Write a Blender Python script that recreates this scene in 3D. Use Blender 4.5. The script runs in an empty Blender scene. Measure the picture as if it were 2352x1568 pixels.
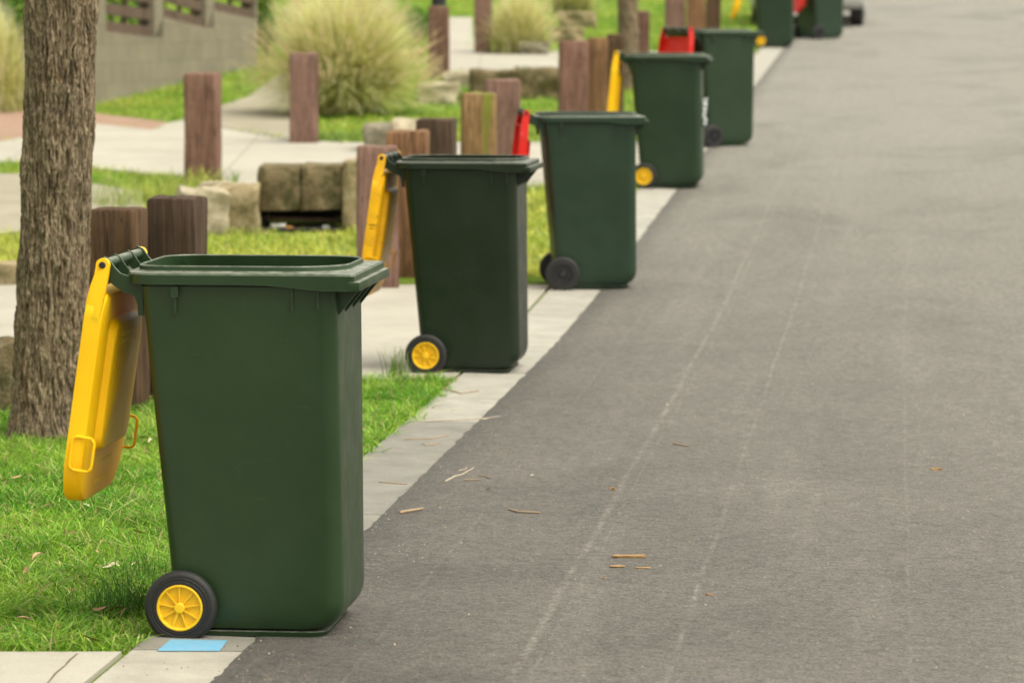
import bpy, bmesh, math, random
import numpy as np
from mathutils import Vector, Matrix, noise
from math import sin, cos, pi, radians, atan, sqrt

scene = bpy.context.scene
COL = scene.collection
random.seed(7)
rng = np.random.default_rng(11)

# ------------------------------------------------------------------ camera, sky, sun
F = 8400.0            # focal length in units of a 2352 px wide picture
H = 1.69
PITCH = atan((784 - 35) / F)
cam_d = bpy.data.cameras.new('camera')
cam = bpy.data.objects.new('camera', cam_d)
COL.objects.link(cam)
cam.location = (0, 0, H + 0.012)     # the road surface lies 12 mm above the ground sheet
cam.rotation_euler = (pi / 2 - PITCH, 0, 0)
cam_d.sensor_width = 36
cam_d.lens = 36 * F / 2352
cam_d.clip_end = 2000
cam_d.dof.use_dof = True
cam_d.dof.focus_distance = 11.2
cam_d.dof.aperture_fstop = 5.0
cam_d.dof.aperture_blades = 9
scene.camera = cam

SUN_EL, SUN_AZ = 62, 118      # degrees; azimuth clockwise from +Y: high, to the right and a little behind the camera
world = bpy.data.worlds.new('World')
scene.world = world
world.use_nodes = True
wn = world.node_tree
wn.nodes.clear()
sky = wn.nodes.new('ShaderNodeTexSky')
sky.sky_type = 'NISHITA'
sky.sun_disc = False
sky.sun_elevation = radians(SUN_EL)
sky.sun_rotation = radians(SUN_AZ)
sky.dust_density = 4.0
sky.air_density = 1.0
hs = wn.nodes.new('ShaderNodeHueSaturation')
hs.inputs['Saturation'].default_value = 0.12
mx = wn.nodes.new('ShaderNodeMix')
mx.data_type = 'RGBA'
mx.blend_type = 'MULTIPLY'
mx.inputs[0].default_value = 1
mx.inputs[7].default_value = (1.0, 0.96, 0.83, 1)
bg = wn.nodes.new('ShaderNodeBackground')
bg.inputs['Strength'].default_value = 0.15
wo = wn.nodes.new('ShaderNodeOutputWorld')
wn.links.new(sky.outputs[0], hs.inputs['Color'])
wn.links.new(hs.outputs[0], mx.inputs[6])
wn.links.new(mx.outputs[2], bg.inputs[0])
wn.links.new(bg.outputs[0], wo.inputs[0])

sun_d = bpy.data.lights.new('sun', 'SUN')
sun_d.energy = 1.15
sun_d.angle = radians(60)
sun_d.color = (1.0, 0.95, 0.84)
sun = bpy.data.objects.new('sun', sun_d)
COL.objects.link(sun)
sd = Vector((sin(radians(SUN_AZ)) * cos(radians(SUN_EL)), cos(radians(SUN_AZ)) * cos(radians(SUN_EL)), sin(radians(SUN_EL))))
sun.rotation_euler = sd.to_track_quat('Z', 'Y').to_euler()

scene.view_settings.view_transform = 'Standard'
scene.view_settings.look = 'None'
scene.view_settings.gamma = 1
scene.view_settings.exposure = 0.9
scene.view_settings.use_curve_mapping = False

# ------------------------------------------------------------------ ground model and helpers
def gz(y):
    """height of the street: level in front, then climbing away from the camera"""
    y0, k, b = 18.9, 0.0423, 2.4
    if y > 95:
        return gz(95)
    if y < y0 - b:
        return 0.0
    if y > y0 + b:
        return k * (y - y0)
    return k * (y - y0 + b) ** 2 / (4 * b)

BREAKS = [16.5 + 0.6 * i for i in range(9)] + [95.0]
def gzl(y):
    return gz(y)

def ray(px, py):
    f = Vector((0, cos(PITCH), -sin(PITCH)))
    u = Vector((0, sin(PITCH), cos(PITCH)))
    return f + Vector((1, 0, 0)) * ((px - 1176) / F) + u * ((784 - py) / F)

def G(px, py):
    d = ray(px, py)
    lo, hi = 4.0, 400.0
    for _ in range(60):
        m = (lo + hi) / 2
        if H + d.z * m > gz(d.y * m):
            lo = m
        else:
            hi = m
    p = Vector((0, 0, H)) + d * lo
    return Vector((p.x, p.y, gz(p.y)))

def at(px, py, y):
    d = ray(px, py)
    t = y / d.y
    return Vector((0, 0, H)) + d * t

def kerbX(y):
    if y < 17.5:
        return -0.756 + 0.1037 * (y - 9.26)
    return -0.756 + 0.1037 * (17.5 - 9.26) + 0.1128 * (y - 17.5)
KW = 0.30

def tag(o, label=None, cat=None, group=None, kind=None):
    if label: o['label'] = label
    if cat: o['category'] = cat
    if group: o['group'] = group
    if kind: o['kind'] = kind
    return o

def empty(name, loc=(0, 0, 0), rz=0):
    o = bpy.data.objects.new(name, None)
    COL.objects.link(o)
    o.empty_display_size = 0.1
    o.location = loc
    o.rotation_euler = (0, 0, rz)
    return o

def mk(name, verts, faces, mat, parent=None, smooth=False, loc=None):
    me = bpy.data.meshes.new(name)
    me.from_pydata([tuple(v) for v in verts], [], faces)
    me.update()
    return link(name, me, mat, parent, smooth, loc)

def link(name, me, mat, parent=None, smooth=False, loc=None):
    o = bpy.data.objects.new(name, me)
    COL.objects.link(o)
    if isinstance(mat, (list, tuple)):
        for m in mat: me.materials.append(m)
    elif mat: me.materials.append(mat)
    if smooth:
        me.polygons.foreach_set('use_smooth', [True] * len(me.polygons))
        if smooth != 'all':
            try: me.set_sharp_from_angle(angle=radians(smooth if not isinstance(smooth, bool) else 35))
            except Exception: pass
    if parent: o.parent = parent
    if loc is not None: o.location = loc
    return o

def bm_obj(name, bm, mat, parent=None, smooth=False, loc=None):
    bmesh.ops.recalc_face_normals(bm, faces=bm.faces)
    me = bpy.data.meshes.new(name)
    bm.to_mesh(me)
    bm.free()
    return link(name, me, mat, parent, smooth, loc)

def tris_mesh(name, V, T, mat, parent=None, colors=None):
    """V (n,3) T (m,3) numpy; colours per vertex"""
    me = bpy.data.meshes.new(name)
    n, m = len(V), len(T)
    me.vertices.add(n)
    me.vertices.foreach_set('co', V.astype(np.float32).ravel())
    me.loops.add(m * 3)
    me.loops.foreach_set('vertex_index', T.astype(np.int32).ravel())
    me.polygons.add(m)
    me.polygons.foreach_set('loop_start', np.arange(0, m * 3, 3, dtype=np.int32))
    me.polygons.foreach_set('loop_total', np.full(m, 3, dtype=np.int32))
    me.update(calc_edges=True)
    if colors is not None:
        a = me.color_attributes.new('Col', 'FLOAT_COLOR', 'POINT')
        c = np.ones((n, 4), dtype=np.float32)
        c[:, :3] = colors
        a.data.foreach_set('color', c.ravel())
    return link(name, me, mat, parent)

def bbox_bm(bm, x0, x1, y0, y1, z0, z1, bev=0.0, mat=None):
    r = bmesh.ops.create_cube(bm, size=1)
    M = Matrix.Translation(((x0 + x1) / 2, (y0 + y1) / 2, (z0 + z1) / 2)) @ Matrix.Diagonal((x1 - x0, y1 - y0, z1 - z0, 1))
    if mat is not None: M = mat @ M
    bmesh.ops.transform(bm, matrix=M, verts=r['verts'])
    if bev:
        es = list({e for v in r['verts'] for e in v.link_edges})
        bmesh.ops.bevel(bm, geom=es, offset=bev, segments=2, affect='EDGES', profile=0.5)

def prism_xz(bm, pts, y0, y1):
    """extrude a polygon given in x,z along y"""
    a = [bm.verts.new((x, y0, z)) for x, z in pts]
    b = [bm.verts.new((x, y1, z)) for x, z in pts]
    bm.faces.new(a); bm.faces.new(b[::-1])
    n = len(pts)
    for i in range(n):
        bm.faces.new((a[i], b[i], b[(i + 1) % n], a[(i + 1) % n]))

def tube(bm, pts, r, n=8, closed_ends=True):
    rings = []
    pts = [Vector(p) for p in pts]
    rr = r if isinstance(r, (list, tuple)) else [r] * len(pts)
    for i, p in enumerate(pts):
        a = pts[max(i - 1, 0)]; b = pts[min(i + 1, len(pts) - 1)]
        t = (b - a).normalized()
        ref = Vector((0, 0, 1)) if abs(t.z) < 0.9 else Vector((0, 1, 0))
        u = t.cross(ref).normalized(); v = t.cross(u)
        rings.append([bm.verts.new(p + (u * cos(2 * pi * k / n) + v * sin(2 * pi * k / n)) * rr[i]) for k in range(n)])
    for i in range(len(rings) - 1):
        for k in range(n):
            bm.faces.new((rings[i][k], rings[i][(k + 1) % n], rings[i + 1][(k + 1) % n], rings[i + 1][k]))
    if closed_ends:
        bm.faces.new(rings[0]); bm.faces.new(rings[-1][::-1])

def lathe_y(bm, prof, n=48, cx=0, cz=0, y=0, caps=True):
    """prof: list of (radius, y) swept round an axis parallel to y"""
    rings = []
    for r, yy in prof:
        rings.append([bm.verts.new((cx + r * cos(2 * pi * k / n), y + yy, cz + r * sin(2 * pi * k / n))) for k in range(n)])
    for i in range(len(rings) - 1):
        for k in range(n):
            bm.faces.new((rings[i][k], rings[i][(k + 1) % n], rings[i + 1][(k + 1) % n], rings[i + 1][k]))
    if caps: bm.faces.new(rings[0]); bm.faces.new(rings[-1][::-1])

# ------------------------------------------------------------------ material helpers
class NT:
    def __init__(s, name, rough=0.6, spec=0.5):
        s.m = bpy.data.materials.new(name)
        s.m.use_nodes = True
        s.t = s.m.node_tree
        s.b = s.t.nodes['Principled BSDF']
        s.b.inputs['Roughness'].default_value = rough
        s.b.inputs['Specular IOR Level'].default_value = spec
    def n(s, typ, **kw):
        nd = s.t.nodes.new(typ)
        for k, v in kw.items(): setattr(nd, k, v)
        return nd
    def l(s, a, b): s.t.links.new(a, b)
    def coord(s, scale=(1, 1, 1), kind='Object', rot=(0, 0, 0)):
        tc = s.n('ShaderNodeTexCoord'); mp = s.n('ShaderNodeMapping')
        mp.inputs['Scale'].default_value = scale
        mp.inputs['Rotation'].default_value = rot
        s.l(tc.outputs[kind], mp.inputs[0])
        return mp.outputs[0]
    def noise(s, vec, scale, detail=4, rough=0.55, dist=0):
        nd = s.n('ShaderNodeTexNoise')
        nd.inputs['Scale'].default_value = scale
        nd.inputs['Detail'].default_value = detail
        nd.inputs['Roughness'].default_value = rough
        nd.inputs['Distortion'].default_value = dist
        s.l(vec, nd.inputs['Vector'])
        return nd.outputs['Fac']
    def vor(s, vec, scale, feature='F1', out='Distance'):
        nd = s.n('ShaderNodeTexVoronoi'); nd.feature = feature
        nd.inputs['Scale'].default_value = scale
        s.l(vec, nd.inputs['Vector'])
        return nd.outputs[out]
    def ramp(s, fac, stops):
        r = s.n('ShaderNodeValToRGB')
        el = r.color_ramp.elements
        while len(el) < len(stops): el.new(0.5)
        for e, (p, c) in zip(el, stops):
            e.position = p
            e.color = tuple(c) + (1,) if not isinstance(c, (int, float)) else (c, c, c, 1)
        s.l(fac, r.inputs[0])
        return r.outputs[0]
    def mix(s, fac, a, b, blend='MIX'):
        m = s.n('ShaderNodeMix', data_type='RGBA', blend_type=blend)
        for v, i in ((fac, 0), (a, 6), (b, 7)):
            if hasattr(v, 'links'): s.l(v, m.inputs[i])
            elif isinstance(v, (int, float)) and i == 0: m.inputs[i].default_value = v
            else: m.inputs[i].default_value = tuple(v) + (1,) if not isinstance(v, (int, float)) else (v, v, v, 1)
        return m.outputs[2]
    def math(s, op, a, b=0.0, clamp=False):
        m = s.n('ShaderNodeMath', operation=op); m.use_clamp = clamp
        for v, i in ((a, 0), (b, 1)):
            if hasattr(v, 'links'): s.l(v, m.inputs[i])
            else: m.inputs[i].default_value = v
        return m.outputs[0]
    def base(s, c):
        if hasattr(c, 'links'): s.l(c, s.b.inputs['Base Color'])
        else: s.b.inputs['Base Color'].default_value = tuple(c) + (1,)
    def bump(s, h, strength=0.3, dist=0.01, prev=None):
        b = s.n('ShaderNodeBump')
        b.inputs['Strength'].default_value = strength
        b.inputs['Distance'].default_value = dist
        s.l(h, b.inputs['Height'])
        if prev is not None: s.l(prev, b.inputs['Normal'])
        s.l(b.outputs[0], s.b.inputs['Normal'])
        return b.outputs[0]
    def rough(s, v): s.l(v, s.b.inputs['Roughness'])

def mat_plastic(name, col, rough=0.38, dust=0.35, wear=(0.2, 0.22, 0.18)):
    m = NT(name, rough, 0.38)
    v = m.coord()
    big = m.noise(v, 3.0, 3)
    c = m.mix(m.ramp(big, [(0.3, 0.0), (0.75, 1.0)]), tuple(x * 0.88 for x in col), tuple(min(1, x * 1.12 + 0.003) for x in col))
    # fine pale scratches running every way
    sc = m.noise(m.coord((60, 60, 3), rot=(0.2, 0.3, 0.1)), 1.0, 5, 0.75, 1.5)
    sm = m.ramp(sc, [(0.69, 0.0), (0.74, 1.0)])
    c = m.mix(m.math('MULTIPLY', sm, 0.32), c, wear)
    scf = m.ramp(m.noise(m.coord((9, 9, 14), rot=(0.3, 0.1, 0.4)), 1.0, 8, 0.8, 2.0), [(0.60, 0.0), (0.78, 0.17)])
    c = m.mix(scf, c, wear)
    # dust on faces that look upward
    g = m.n('ShaderNodeNewGeometry'); sx = m.n('ShaderNodeSeparateXYZ'); m.l(g.outputs['Normal'], sx.inputs[0])
    up = m.math('MULTIPLY', m.ramp(sx.outputs['Z'], [(0.5, 0.0), (0.95, 1.0)]), m.ramp(m.noise(v, 28, 5, 0.7), [(0.35, 0.15), (0.7, 1.0)]))
    c = m.mix(m.math('MULTIPLY', up, dust), c, (0.42, 0.42, 0.36))
    sp = m.ramp(m.vor(v, 42), [(0.0, 1.0), (0.045, 0.0)])
    c = m.mix(m.math('MULTIPLY', sp, 0.3), c, wear)
    if col[1] < 0.1:            # edges rubbed pale, which also paints in the highlights along them
        bv = m.n('ShaderNodeBevel'); bv.samples = 4; bv.inputs['Radius'].default_value = 0.003
        dp = m.n('ShaderNodeVectorMath', operation='DOT_PRODUCT')
        m.l(bv.outputs[0], dp.inputs[0]); m.l(g.outputs['Normal'], dp.inputs[1])
        ew = m.ramp(dp.outputs['Value'], [(0.80, 1.0), (0.97, 0.0)])
        c = m.mix(m.math('MULTIPLY', m.math('MULTIPLY', ew, m.ramp(m.noise(v, 30, 4), [(0.3, 0.3), (0.7, 1.0)])), 0.4), c, wear)
    m.base(c)
    m.rough(m.ramp(m.noise(v, 9, 4), [(0.3, rough - 0.05), (0.7, rough + 0.1)]))
    b1 = m.bump(m.noise(v, 420, 2), 0.12, 0.002)
    m.bump(m.noise(v, 5, 2), 0.12, 0.02, b1)
    return m.m

def mat_simple(name, col, rough=0.5, var=0.15, scale=20, bump=0.2, metal=0):
    m = NT(name, rough)
    v = m.coord()
    nz = m.noise(v, scale, 4)
    m.base(m.mix(nz, tuple(x * (1 - var) for x in col), tuple(min(1, x * (1 + var)) for x in col)))
    m.b.inputs['Metallic'].default_value = metal
    m.bump(m.noise(v, scale * 6, 3), bump, 0.004)
    return m.m

def mat_wood(name, a, b, dark, moss=0.0, seed=0.0):
    m = NT(name, 0.8, 0.25)
    tc = m.n('ShaderNodeTexCoord'); mp = m.n('ShaderNodeMapping')
    mp.inputs['Location'].default_value = (seed, seed * 0.7, 0)
    mp.inputs['Scale'].default_value = (1, 1, 0.045)
    m.l(tc.outputs['Object'], mp.inputs[0]); v = mp.outputs[0]
    grain = m.noise(v, 60, 5, 0.65, 0.6)
    wide = m.noise(v, 16, 3, 0.5, 0.4)
    c = m.mix(m.ramp(grain, [(0.36, 0.0), (0.64, 1.0)]), tuple(x * 0.8 for x in a), tuple(x * 1.2 for x in b))
    c = m.mix(m.ramp(wide, [(0.5, 0.0), (0.72, 0.75)]), c, dark)
    stain = m.noise(m.coord(), 5, 4, 0.6)
    c = m.mix(m.ramp(stain, [(0.5, 0.0), (0.72, 0.6)]), c, dark)
    crack = m.ramp(m.noise(v, 34, 2, 0.5, 1.2), [(0.485, 0.0), (0.5, 1.0), (0.515, 0.0)])
    c = m.mix(m.math('MULTIPLY', crack, 0.9), c, (0.015, 0.01, 0.008))
    if moss > 0:
        ms = m.noise(v, 13, 2, 0.5)
        c = m.mix(m.math('MULTIPLY', m.ramp(ms, [(0.56, 0.0), (0.66, 1.0)]), moss), c, (0.17, 0.22, 0.02))
    m.base(c)
    b1 = m.bump(grain, 0.55, 0.006)
    m.bump(crack, -0.4 if False else 0.3, 0.004, b1)
    return m.m

def mat_stone(name, a, b, lichen, amt=0.5):
    m = NT(name, 0.9, 0.2)
    v = m.coord()
    n1 = m.noise(v, 6, 6, 0.6, 0.4)
    c = m.mix(m.ramp(n1, [(0.35, 0.0), (0.68, 1.0)]), a, b)
    l = m.noise(v, 9, 6, 0.7)
    c = m.mix(m.math('MULTIPLY', m.ramp(l, [(0.45, 0.0), (0.62, 1.0)]), amt), c, lichen)
    sp = m.ramp(m.noise(v, 90, 4), [(0.4, 0.75), (0.6, 1.1)])
    c = m.mix(1.0, c, sp, 'MULTIPLY')
    m.base(c)
    m.bump(m.noise(v, 25, 8, 0.7), 0.9, 0.02)
    return m.m

def mat_vcol(name, rough=0.6, trans=0.0, spec=0.3):
    m = NT(name, rough, spec)
    a = m.n('ShaderNodeAttribute'); a.attribute_name = 'Col'
    m.base(a.outputs['Color'])
    if trans:
        td = m.n('ShaderNodeBsdfTranslucent'); mixs = m.n('ShaderNodeMixShader')
        mixs.inputs[0].default_value = trans
        m.l(a.outputs['Color'], td.inputs[0])
        m.l(m.b.outputs[0], mixs.inputs[1]); m.l(td.outputs[0], mixs.inputs[2])
        m.l(mixs.outputs[0], m.t.nodes['Material Output'].inputs[0])
    return m.m

def mat_concrete(name, a, b, joint=None, grime=0.35):
    m = NT(name, 0.85, 0.3)
    v = m.coord()
    c = m.mix(m.ramp(m.noise(v, 1.3, 6, 0.6), [(0.3, 0.0), (0.7, 1.0)]), a, b)
    c = m.mix(m.math('MULTIPLY', m.ramp(m.noise(v, 7, 6, 0.7), [(0.5, 0.0), (0.75, 1.0)]), grime), c, tuple(x * 0.55 for x in a))
    c = m.mix(1.0, c, m.ramp(m.noise(v, 160, 3, 0.8), [(0.3, 0.86), (0.7, 1.1)]), 'MULTIPLY')
    if joint:
        # joints across and along, each a thin dark line
        for (ang, step, off) in joint:
            mp = m.coord((1, 1, 1), rot=(0, 0, radians(ang)))
            sx = m.n('ShaderNodeSeparateXYZ'); m.l(mp, sx.inputs[0])
            fr = m.math('FRACT', m.math('DIVIDE', m.math('ADD', sx.outputs['X'], off + 100 * step), step))
            ln = m.math('LESS_THAN', fr, 0.011 / step)
            c = m.mix(m.math('MULTIPLY', ln, 0.6), c, tuple(x * 0.3 for x in a))
    m.base(c)
    m.bump(m.noise(v, 220, 4, 0.8), 0.25, 0.003)
    return m.m

# materials of the street
def mat_asphalt():
    m = NT('asphalt', 0.72, 0.5)
    uv = m.coord((1, 1, 1), 'UV')
    v = m.coord()
    sx = m.n('ShaderNodeSeparateXYZ'); m.l(uv, sx.inputs[0])
    U = sx.outputs['X']; V = sx.outputs['Y']
    patch = m.noise(v, 0.9, 6, 0.62, 0.6)
    c = m.mix(m.ramp(patch, [(0.3, 0.0), (0.72, 1.0)]), (0.074, 0.067, 0.059), (0.130, 0.119, 0.105))
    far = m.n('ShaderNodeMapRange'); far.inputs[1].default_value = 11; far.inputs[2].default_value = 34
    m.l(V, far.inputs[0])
    # the trafficked middle of the road is worn paler than the fresh dark edge
    w = m.n('ShaderNodeMapRange'); w.inputs[1].default_value = 0.2; w.inputs[2].default_value = 2.2
    m.l(m.math('ADD', U, m.math('MULTIPLY', m.math('SUBTRACT', patch, 0.5), 0.8)), w.inputs[0])
    c = m.mix(m.math('MULTIPLY', w.outputs[0], 0.55), c, (0.165, 0.153, 0.136))
    c = m.mix(m.math('MULTIPLY', far.outputs[0], 0.7), c, (0.27, 0.258, 0.226))  # paler up the street: grazing sky sheen put into the colour
    e = m.n('ShaderNodeMapRange'); e.inputs[1].default_value = 0.16; e.inputs[2].default_value = 0.0
    m.l(m.math('ADD', U, m.math('MULTIPLY', m.math('SUBTRACT', m.noise(v, 9, 4), 0.5), 0.15)), e.inputs[0])
    c = m.mix(m.math('MULTIPLY', e.outputs[0], 0.55), c, (0.05, 0.047, 0.042))
    # long soft smears along the road
    sm = m.noise(m.coord((2.6, 0.16, 1), 'UV'), 1.0, 5, 0.6, 0.4)
    c = m.mix(m.math('MULTIPLY', m.ramp(sm, [(0.52, 0.0), (0.7, 1.0)]), 0.25), c, (0.26, 0.245, 0.215))
    sm2 = m.noise(m.coord((0.7, 0.35, 1), 'UV'), 1.3, 5, 0.6, 0.8)
    c = m.mix(m.math('MULTIPLY', m.ramp(sm2, [(0.5, 0.0), (0.72, 1.0)]), 0.5), c, (0.085, 0.08, 0.072))
    # pale scrape lines
    wob = m.math('MULTIPLY', m.math('SUBTRACT', m.noise(m.coord((0, 0.35, 0), 'UV'), 1.0, 7, 0.7), 0.5), 0.045)
    for (u0, wd, st, seed) in ((0.755, 0.011, 0.5, 1.0), (0.80, 0.004, 0.3, 5.0), (1.155, 0.008, 0.42, 2.0), (0.33, 0.005, 0.22, 3.0), (1.78, 0.005, 0.25, 4.0), (2.6, 0.012, 0.2, 6.0)):
        d = m.math('ABSOLUTE', m.math('SUBTRACT', m.math('ADD', U, wob), u0))
        ln = m.n('ShaderNodeMapRange'); ln.inputs[1].default_value = wd * 1.5; ln.inputs[2].default_value = wd * 0.4
        m.l(d, ln.inputs[0])
        mp = m.n('ShaderNodeMapping'); mp.inputs['Location'].default_value = (seed * 7, 0, 0); m.l(uv, mp.inputs[0])
        br = m.ramp(m.noise(mp.outputs[0], 3.0, 8, 0.85), [(0.42, 0.0), (0.60, 1.0)])
        c = m.mix(m.math('MULTIPLY', m.math('MULTIPLY', ln.outputs[0], br), st * 0.85), c, (0.31, 0.288, 0.25))
    # aggregate: dark pits, pale chips
    g1 = m.noise(v, 95, 4, 0.8)
    c = m.mix(1.0, c, m.ramp(g1, [(0.30, 0.35), (0.5, 1.0), (0.70, 1.75)]), 'MULTIPLY')
    g2 = m.noise(v, 28, 4, 0.75)
    c = m.mix(1.0, c, m.ramp(g2, [(0.32, 0.66), (0.68, 1.34)]), 'MULTIPLY')
    chip = m.ramp(m.vor(v, 38), [(0.0, 1.0), (0.10, 1.0), (0.13, 0.0)])
    vc = m.n('ShaderNodeTexVoronoi'); vc.inputs['Scale'].default_value = 38; m.l(v, vc.inputs['Vector'])
    sel = m.n('ShaderNodeSeparateColor'); m.l(vc.outputs['Color'], sel.inputs[0])
    pick = m.math('GREATER_THAN', sel.outputs[0], 0.80)
    c = m.mix(m.math('MULTIPLY', m.math('MULTIPLY', chip, pick), 0.7), c, (0.42, 0.39, 0.33))
    m.base(c)
    b1 = m.bump(g1, 1.0, 0.008)
    m.bump(g2, 0.6, 0.012, b1)
    return m.m

def mat_kerb():
    m = NT('kerb_concrete', 0.85, 0.3)
    v = m.coord()
    a = m.n('ShaderNodeAttribute'); a.attribute_name = 'Col'
    c = m.mix(1.0, a.outputs['Color'], m.ramp(m.noise(v, 5, 6, 0.65), [(0.3, 0.8), (0.7, 1.12)]), 'MULTIPLY')
    c = m.mix(1.0, c, m.ramp(m.noise(v, 180, 3, 0.8), [(0.3, 0.82), (0.7, 1.12)]), 'MULTIPLY')
    c = m.mix(m.math('MULTIPLY', m.ramp(m.noise(v, 11, 5, 0.7), [(0.58, 0.0), (0.72, 1.0)]), 0.3), c, (0.13, 0.11, 0.08))
    m.base(c)
    m.bump(m.noise(v, 240, 4, 0.8), 0.3, 0.003)
    return m.m

def mat_ground():
    m = NT('turf_soil', 0.95, 0.1)
    v = m.coord()
    c = m.mix(m.ramp(m.noise(v, 1.6, 5, 0.6), [(0.35, 0.0), (0.65, 1.0)]), (0.11, 0.20, 0.018), (0.22, 0.27, 0.04))
    c = m.mix(m.ramp(m.noise(v, 22, 5, 0.7), [(0.4, 0.0), (0.65, 0.8)]), c, (0.07, 0.12, 0.018))
    c = m.mix(m.ramp(m.noise(v, 3.7, 4), [(0.62, 0.0), (0.78, 0.6)]), c, (0.22, 0.17, 0.09))
    m.base(c)
    m.bump(m.noise(v, 60, 5, 0.7), 0.8, 0.02)
    return m.m

def mat_paint():
    m = NT('blue_paint', 0.8, 0.2)
    v = m.coord()
    c = m.mix(m.ramp(m.noise(v, 45, 5, 0.75), [(0.42, 0.0), (0.72, 0.55)]), (0.13, 0.36, 0.55), (0.30, 0.38, 0.38))
    m.base(c)
    return m.m

def mat_bark():
    m = NT('bark', 0.9, 0.15)
    v = m.coord((1, 1, 0.13))
    n1 = m.noise(v, 95, 6, 0.75, 0.9)
    c = m.ramp(n1, [(0.36, (0.028, 0.020, 0.013)), (0.45, (0.125, 0.090, 0.058)), (0.53, (0.24, 0.185, 0.12)), (0.64, (0.41, 0.335, 0.23))])
    gp = m.noise(m.coord((1, 1, 0.5)), 5, 4, 0.6)
    c = m.mix(m.ramp(gp, [(0.5, 0.0), (0.75, 0.4)]), c, (0.10, 0.095, 0.08))
    oo = m.noise(m.coord((1, 1, 0.3)), 15, 4, 0.65)
    c = m.mix(m.ramp(oo, [(0.62, 0.0), (0.72, 0.6)]), c, (0.27, 0.125, 0.045))
    m.base(c)
    m.bump(m.noise(v, 85, 6, 0.75), 0.8, 0.012)
    return m.m

def mat_block():
    m = NT('rendered_blockwork', 0.9, 0.2)
    tc = m.n('ShaderNodeTexCoord')
    br = m.n('ShaderNodeTexBrick')
    br.inputs['Scale'].default_value = 1.0
    br.inputs['Mortar Size'].default_value = 0.006
    br.inputs['Brick Width'].default_value = 0.4
    br.inputs['Row Height'].default_value = 0.2
    br.inputs['Color1'].default_value = (0.25, 0.222, 0.165, 1)
    br.inputs['Color2'].default_value = (0.222, 0.197, 0.147, 1)
    br.inputs['Mortar'].default_value = (0.195, 0.172, 0.128, 1)
    mp = m.n('ShaderNodeMapping'); mp.inputs['Rotation'].default_value = (radians(90), 0, 0)
    m.l(tc.outputs['Object'], mp.inputs[0]); m.l(mp.outputs[0], br.inputs['Vector'])
    v = m.coord()
    c = m.mix(1.0, br.outputs[0], m.ramp(m.noise(v, 3, 5, 0.65), [(0.3, 0.85), (0.7, 1.1)]), 'MULTIPLY')
    m.base(c)
    m.bump(m.noise(v, 70, 4, 0.7), 0.4, 0.006)
    return m.m

M_ASPH = mat_asphalt()
M_KERB = mat_kerb()
M_GROUND = mat_ground()
M_DRIVE = mat_concrete('driveway_concrete', (0.345, 0.325, 0.275), (0.435, 0.41, 0.35), [(0, 1.9, 0.4), (90, 2.4, 0.3)], 0.22)
M_DRIVE2 = mat_concrete('dark_path_concrete', (0.27, 0.245, 0.185), (0.35, 0.32, 0.245), None, 0.3)  # path concrete, darker than the driveways
M_PINK = mat_concrete('pink_paving', (0.30, 0.19, 0.14), (0.38, 0.26, 0.19), [(20, 0.25, 0), (110, 0.25, 0)], 0.3)
M_PAINT = mat_paint()
M_BARK = mat_bark()
M_BLOCK = mat_block()
M_GRASS = mat_vcol('grass_blades', 0.55, 0.35, 0.35)
M_LEAF = mat_vcol('leaf_blades', 0.55, 0.3, 0.3)
M_DIRT = mat_simple('dirt', (0.16, 0.12, 0.075), 0.95, 0.4, 30, 0.8)
M_YEL = mat_plastic('yellow_plastic', (0.95, 0.52, 0.002), 0.46, 0.05, (0.75, 0.5, 0.12))
M_HUB = mat_plastic('yellow_hub_plastic', (0.83, 0.52, 0.012), 0.45, 0.1, (0.5, 0.36, 0.1))
M_RED = mat_plastic('red_plastic', (0.62, 0.016, 0.012), 0.36, 0.2, (0.6, 0.2, 0.15))
M_BLK = mat_simple('black_plastic', (0.016, 0.017, 0.021), 0.5, 0.2, 20, 0.1)
M_RUB = mat_simple('rubber', (0.015, 0.0148, 0.0145), 0.62, 0.35, 14, 0.25)
M_G1 = mat_plastic('green_plastic', (0.0145, 0.0385, 0.0115), 0.36, 0.7)
M_G2 = mat_plastic('dark_green_plastic', (0.0085, 0.0185, 0.008), 0.34, 0.55)
M_G3 = mat_plastic('blue_green_plastic', (0.0145, 0.036, 0.019), 0.40, 0.65)
M_G4 = mat_plastic('faded_green_plastic', (0.0145, 0.036, 0.0155), 0.42, 0.6)

for m_ in (M_YEL, M_RED):
    b_ = m_.node_tree.nodes['Principled BSDF']
    b_.inputs['Specular IOR Level'].default_value = 0.28
    b_.inputs['Subsurface Weight'].default_value = 0.35
    b_.inputs['Subsurface Radius'].default_value = (1.0, 0.45, 0.05)
    b_.inputs['Subsurface Scale'].default_value = 0.012
def mat_dirty_yellow():
    m = NT('stained_yellow_plastic', 0.42, 0.4)
    v = m.coord()
    c = m.mix(m.ramp(m.noise(v, 7, 5, 0.7), [(0.45, 0.0), (0.7, 0.6)]), (0.88, 0.47, 0.004), (0.55, 0.25, 0.01))
    c = m.mix(m.ramp(m.noise(m.coord((1, 1, 0.5)), 13, 6, 0.75, 1.0), [(0.60, 0.0), (0.64, 0.9)]), c, (0.03, 0.02, 0.01))
    m.base(c)
    return m.m
M_YDIRTY = mat_dirty_yellow()

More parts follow.
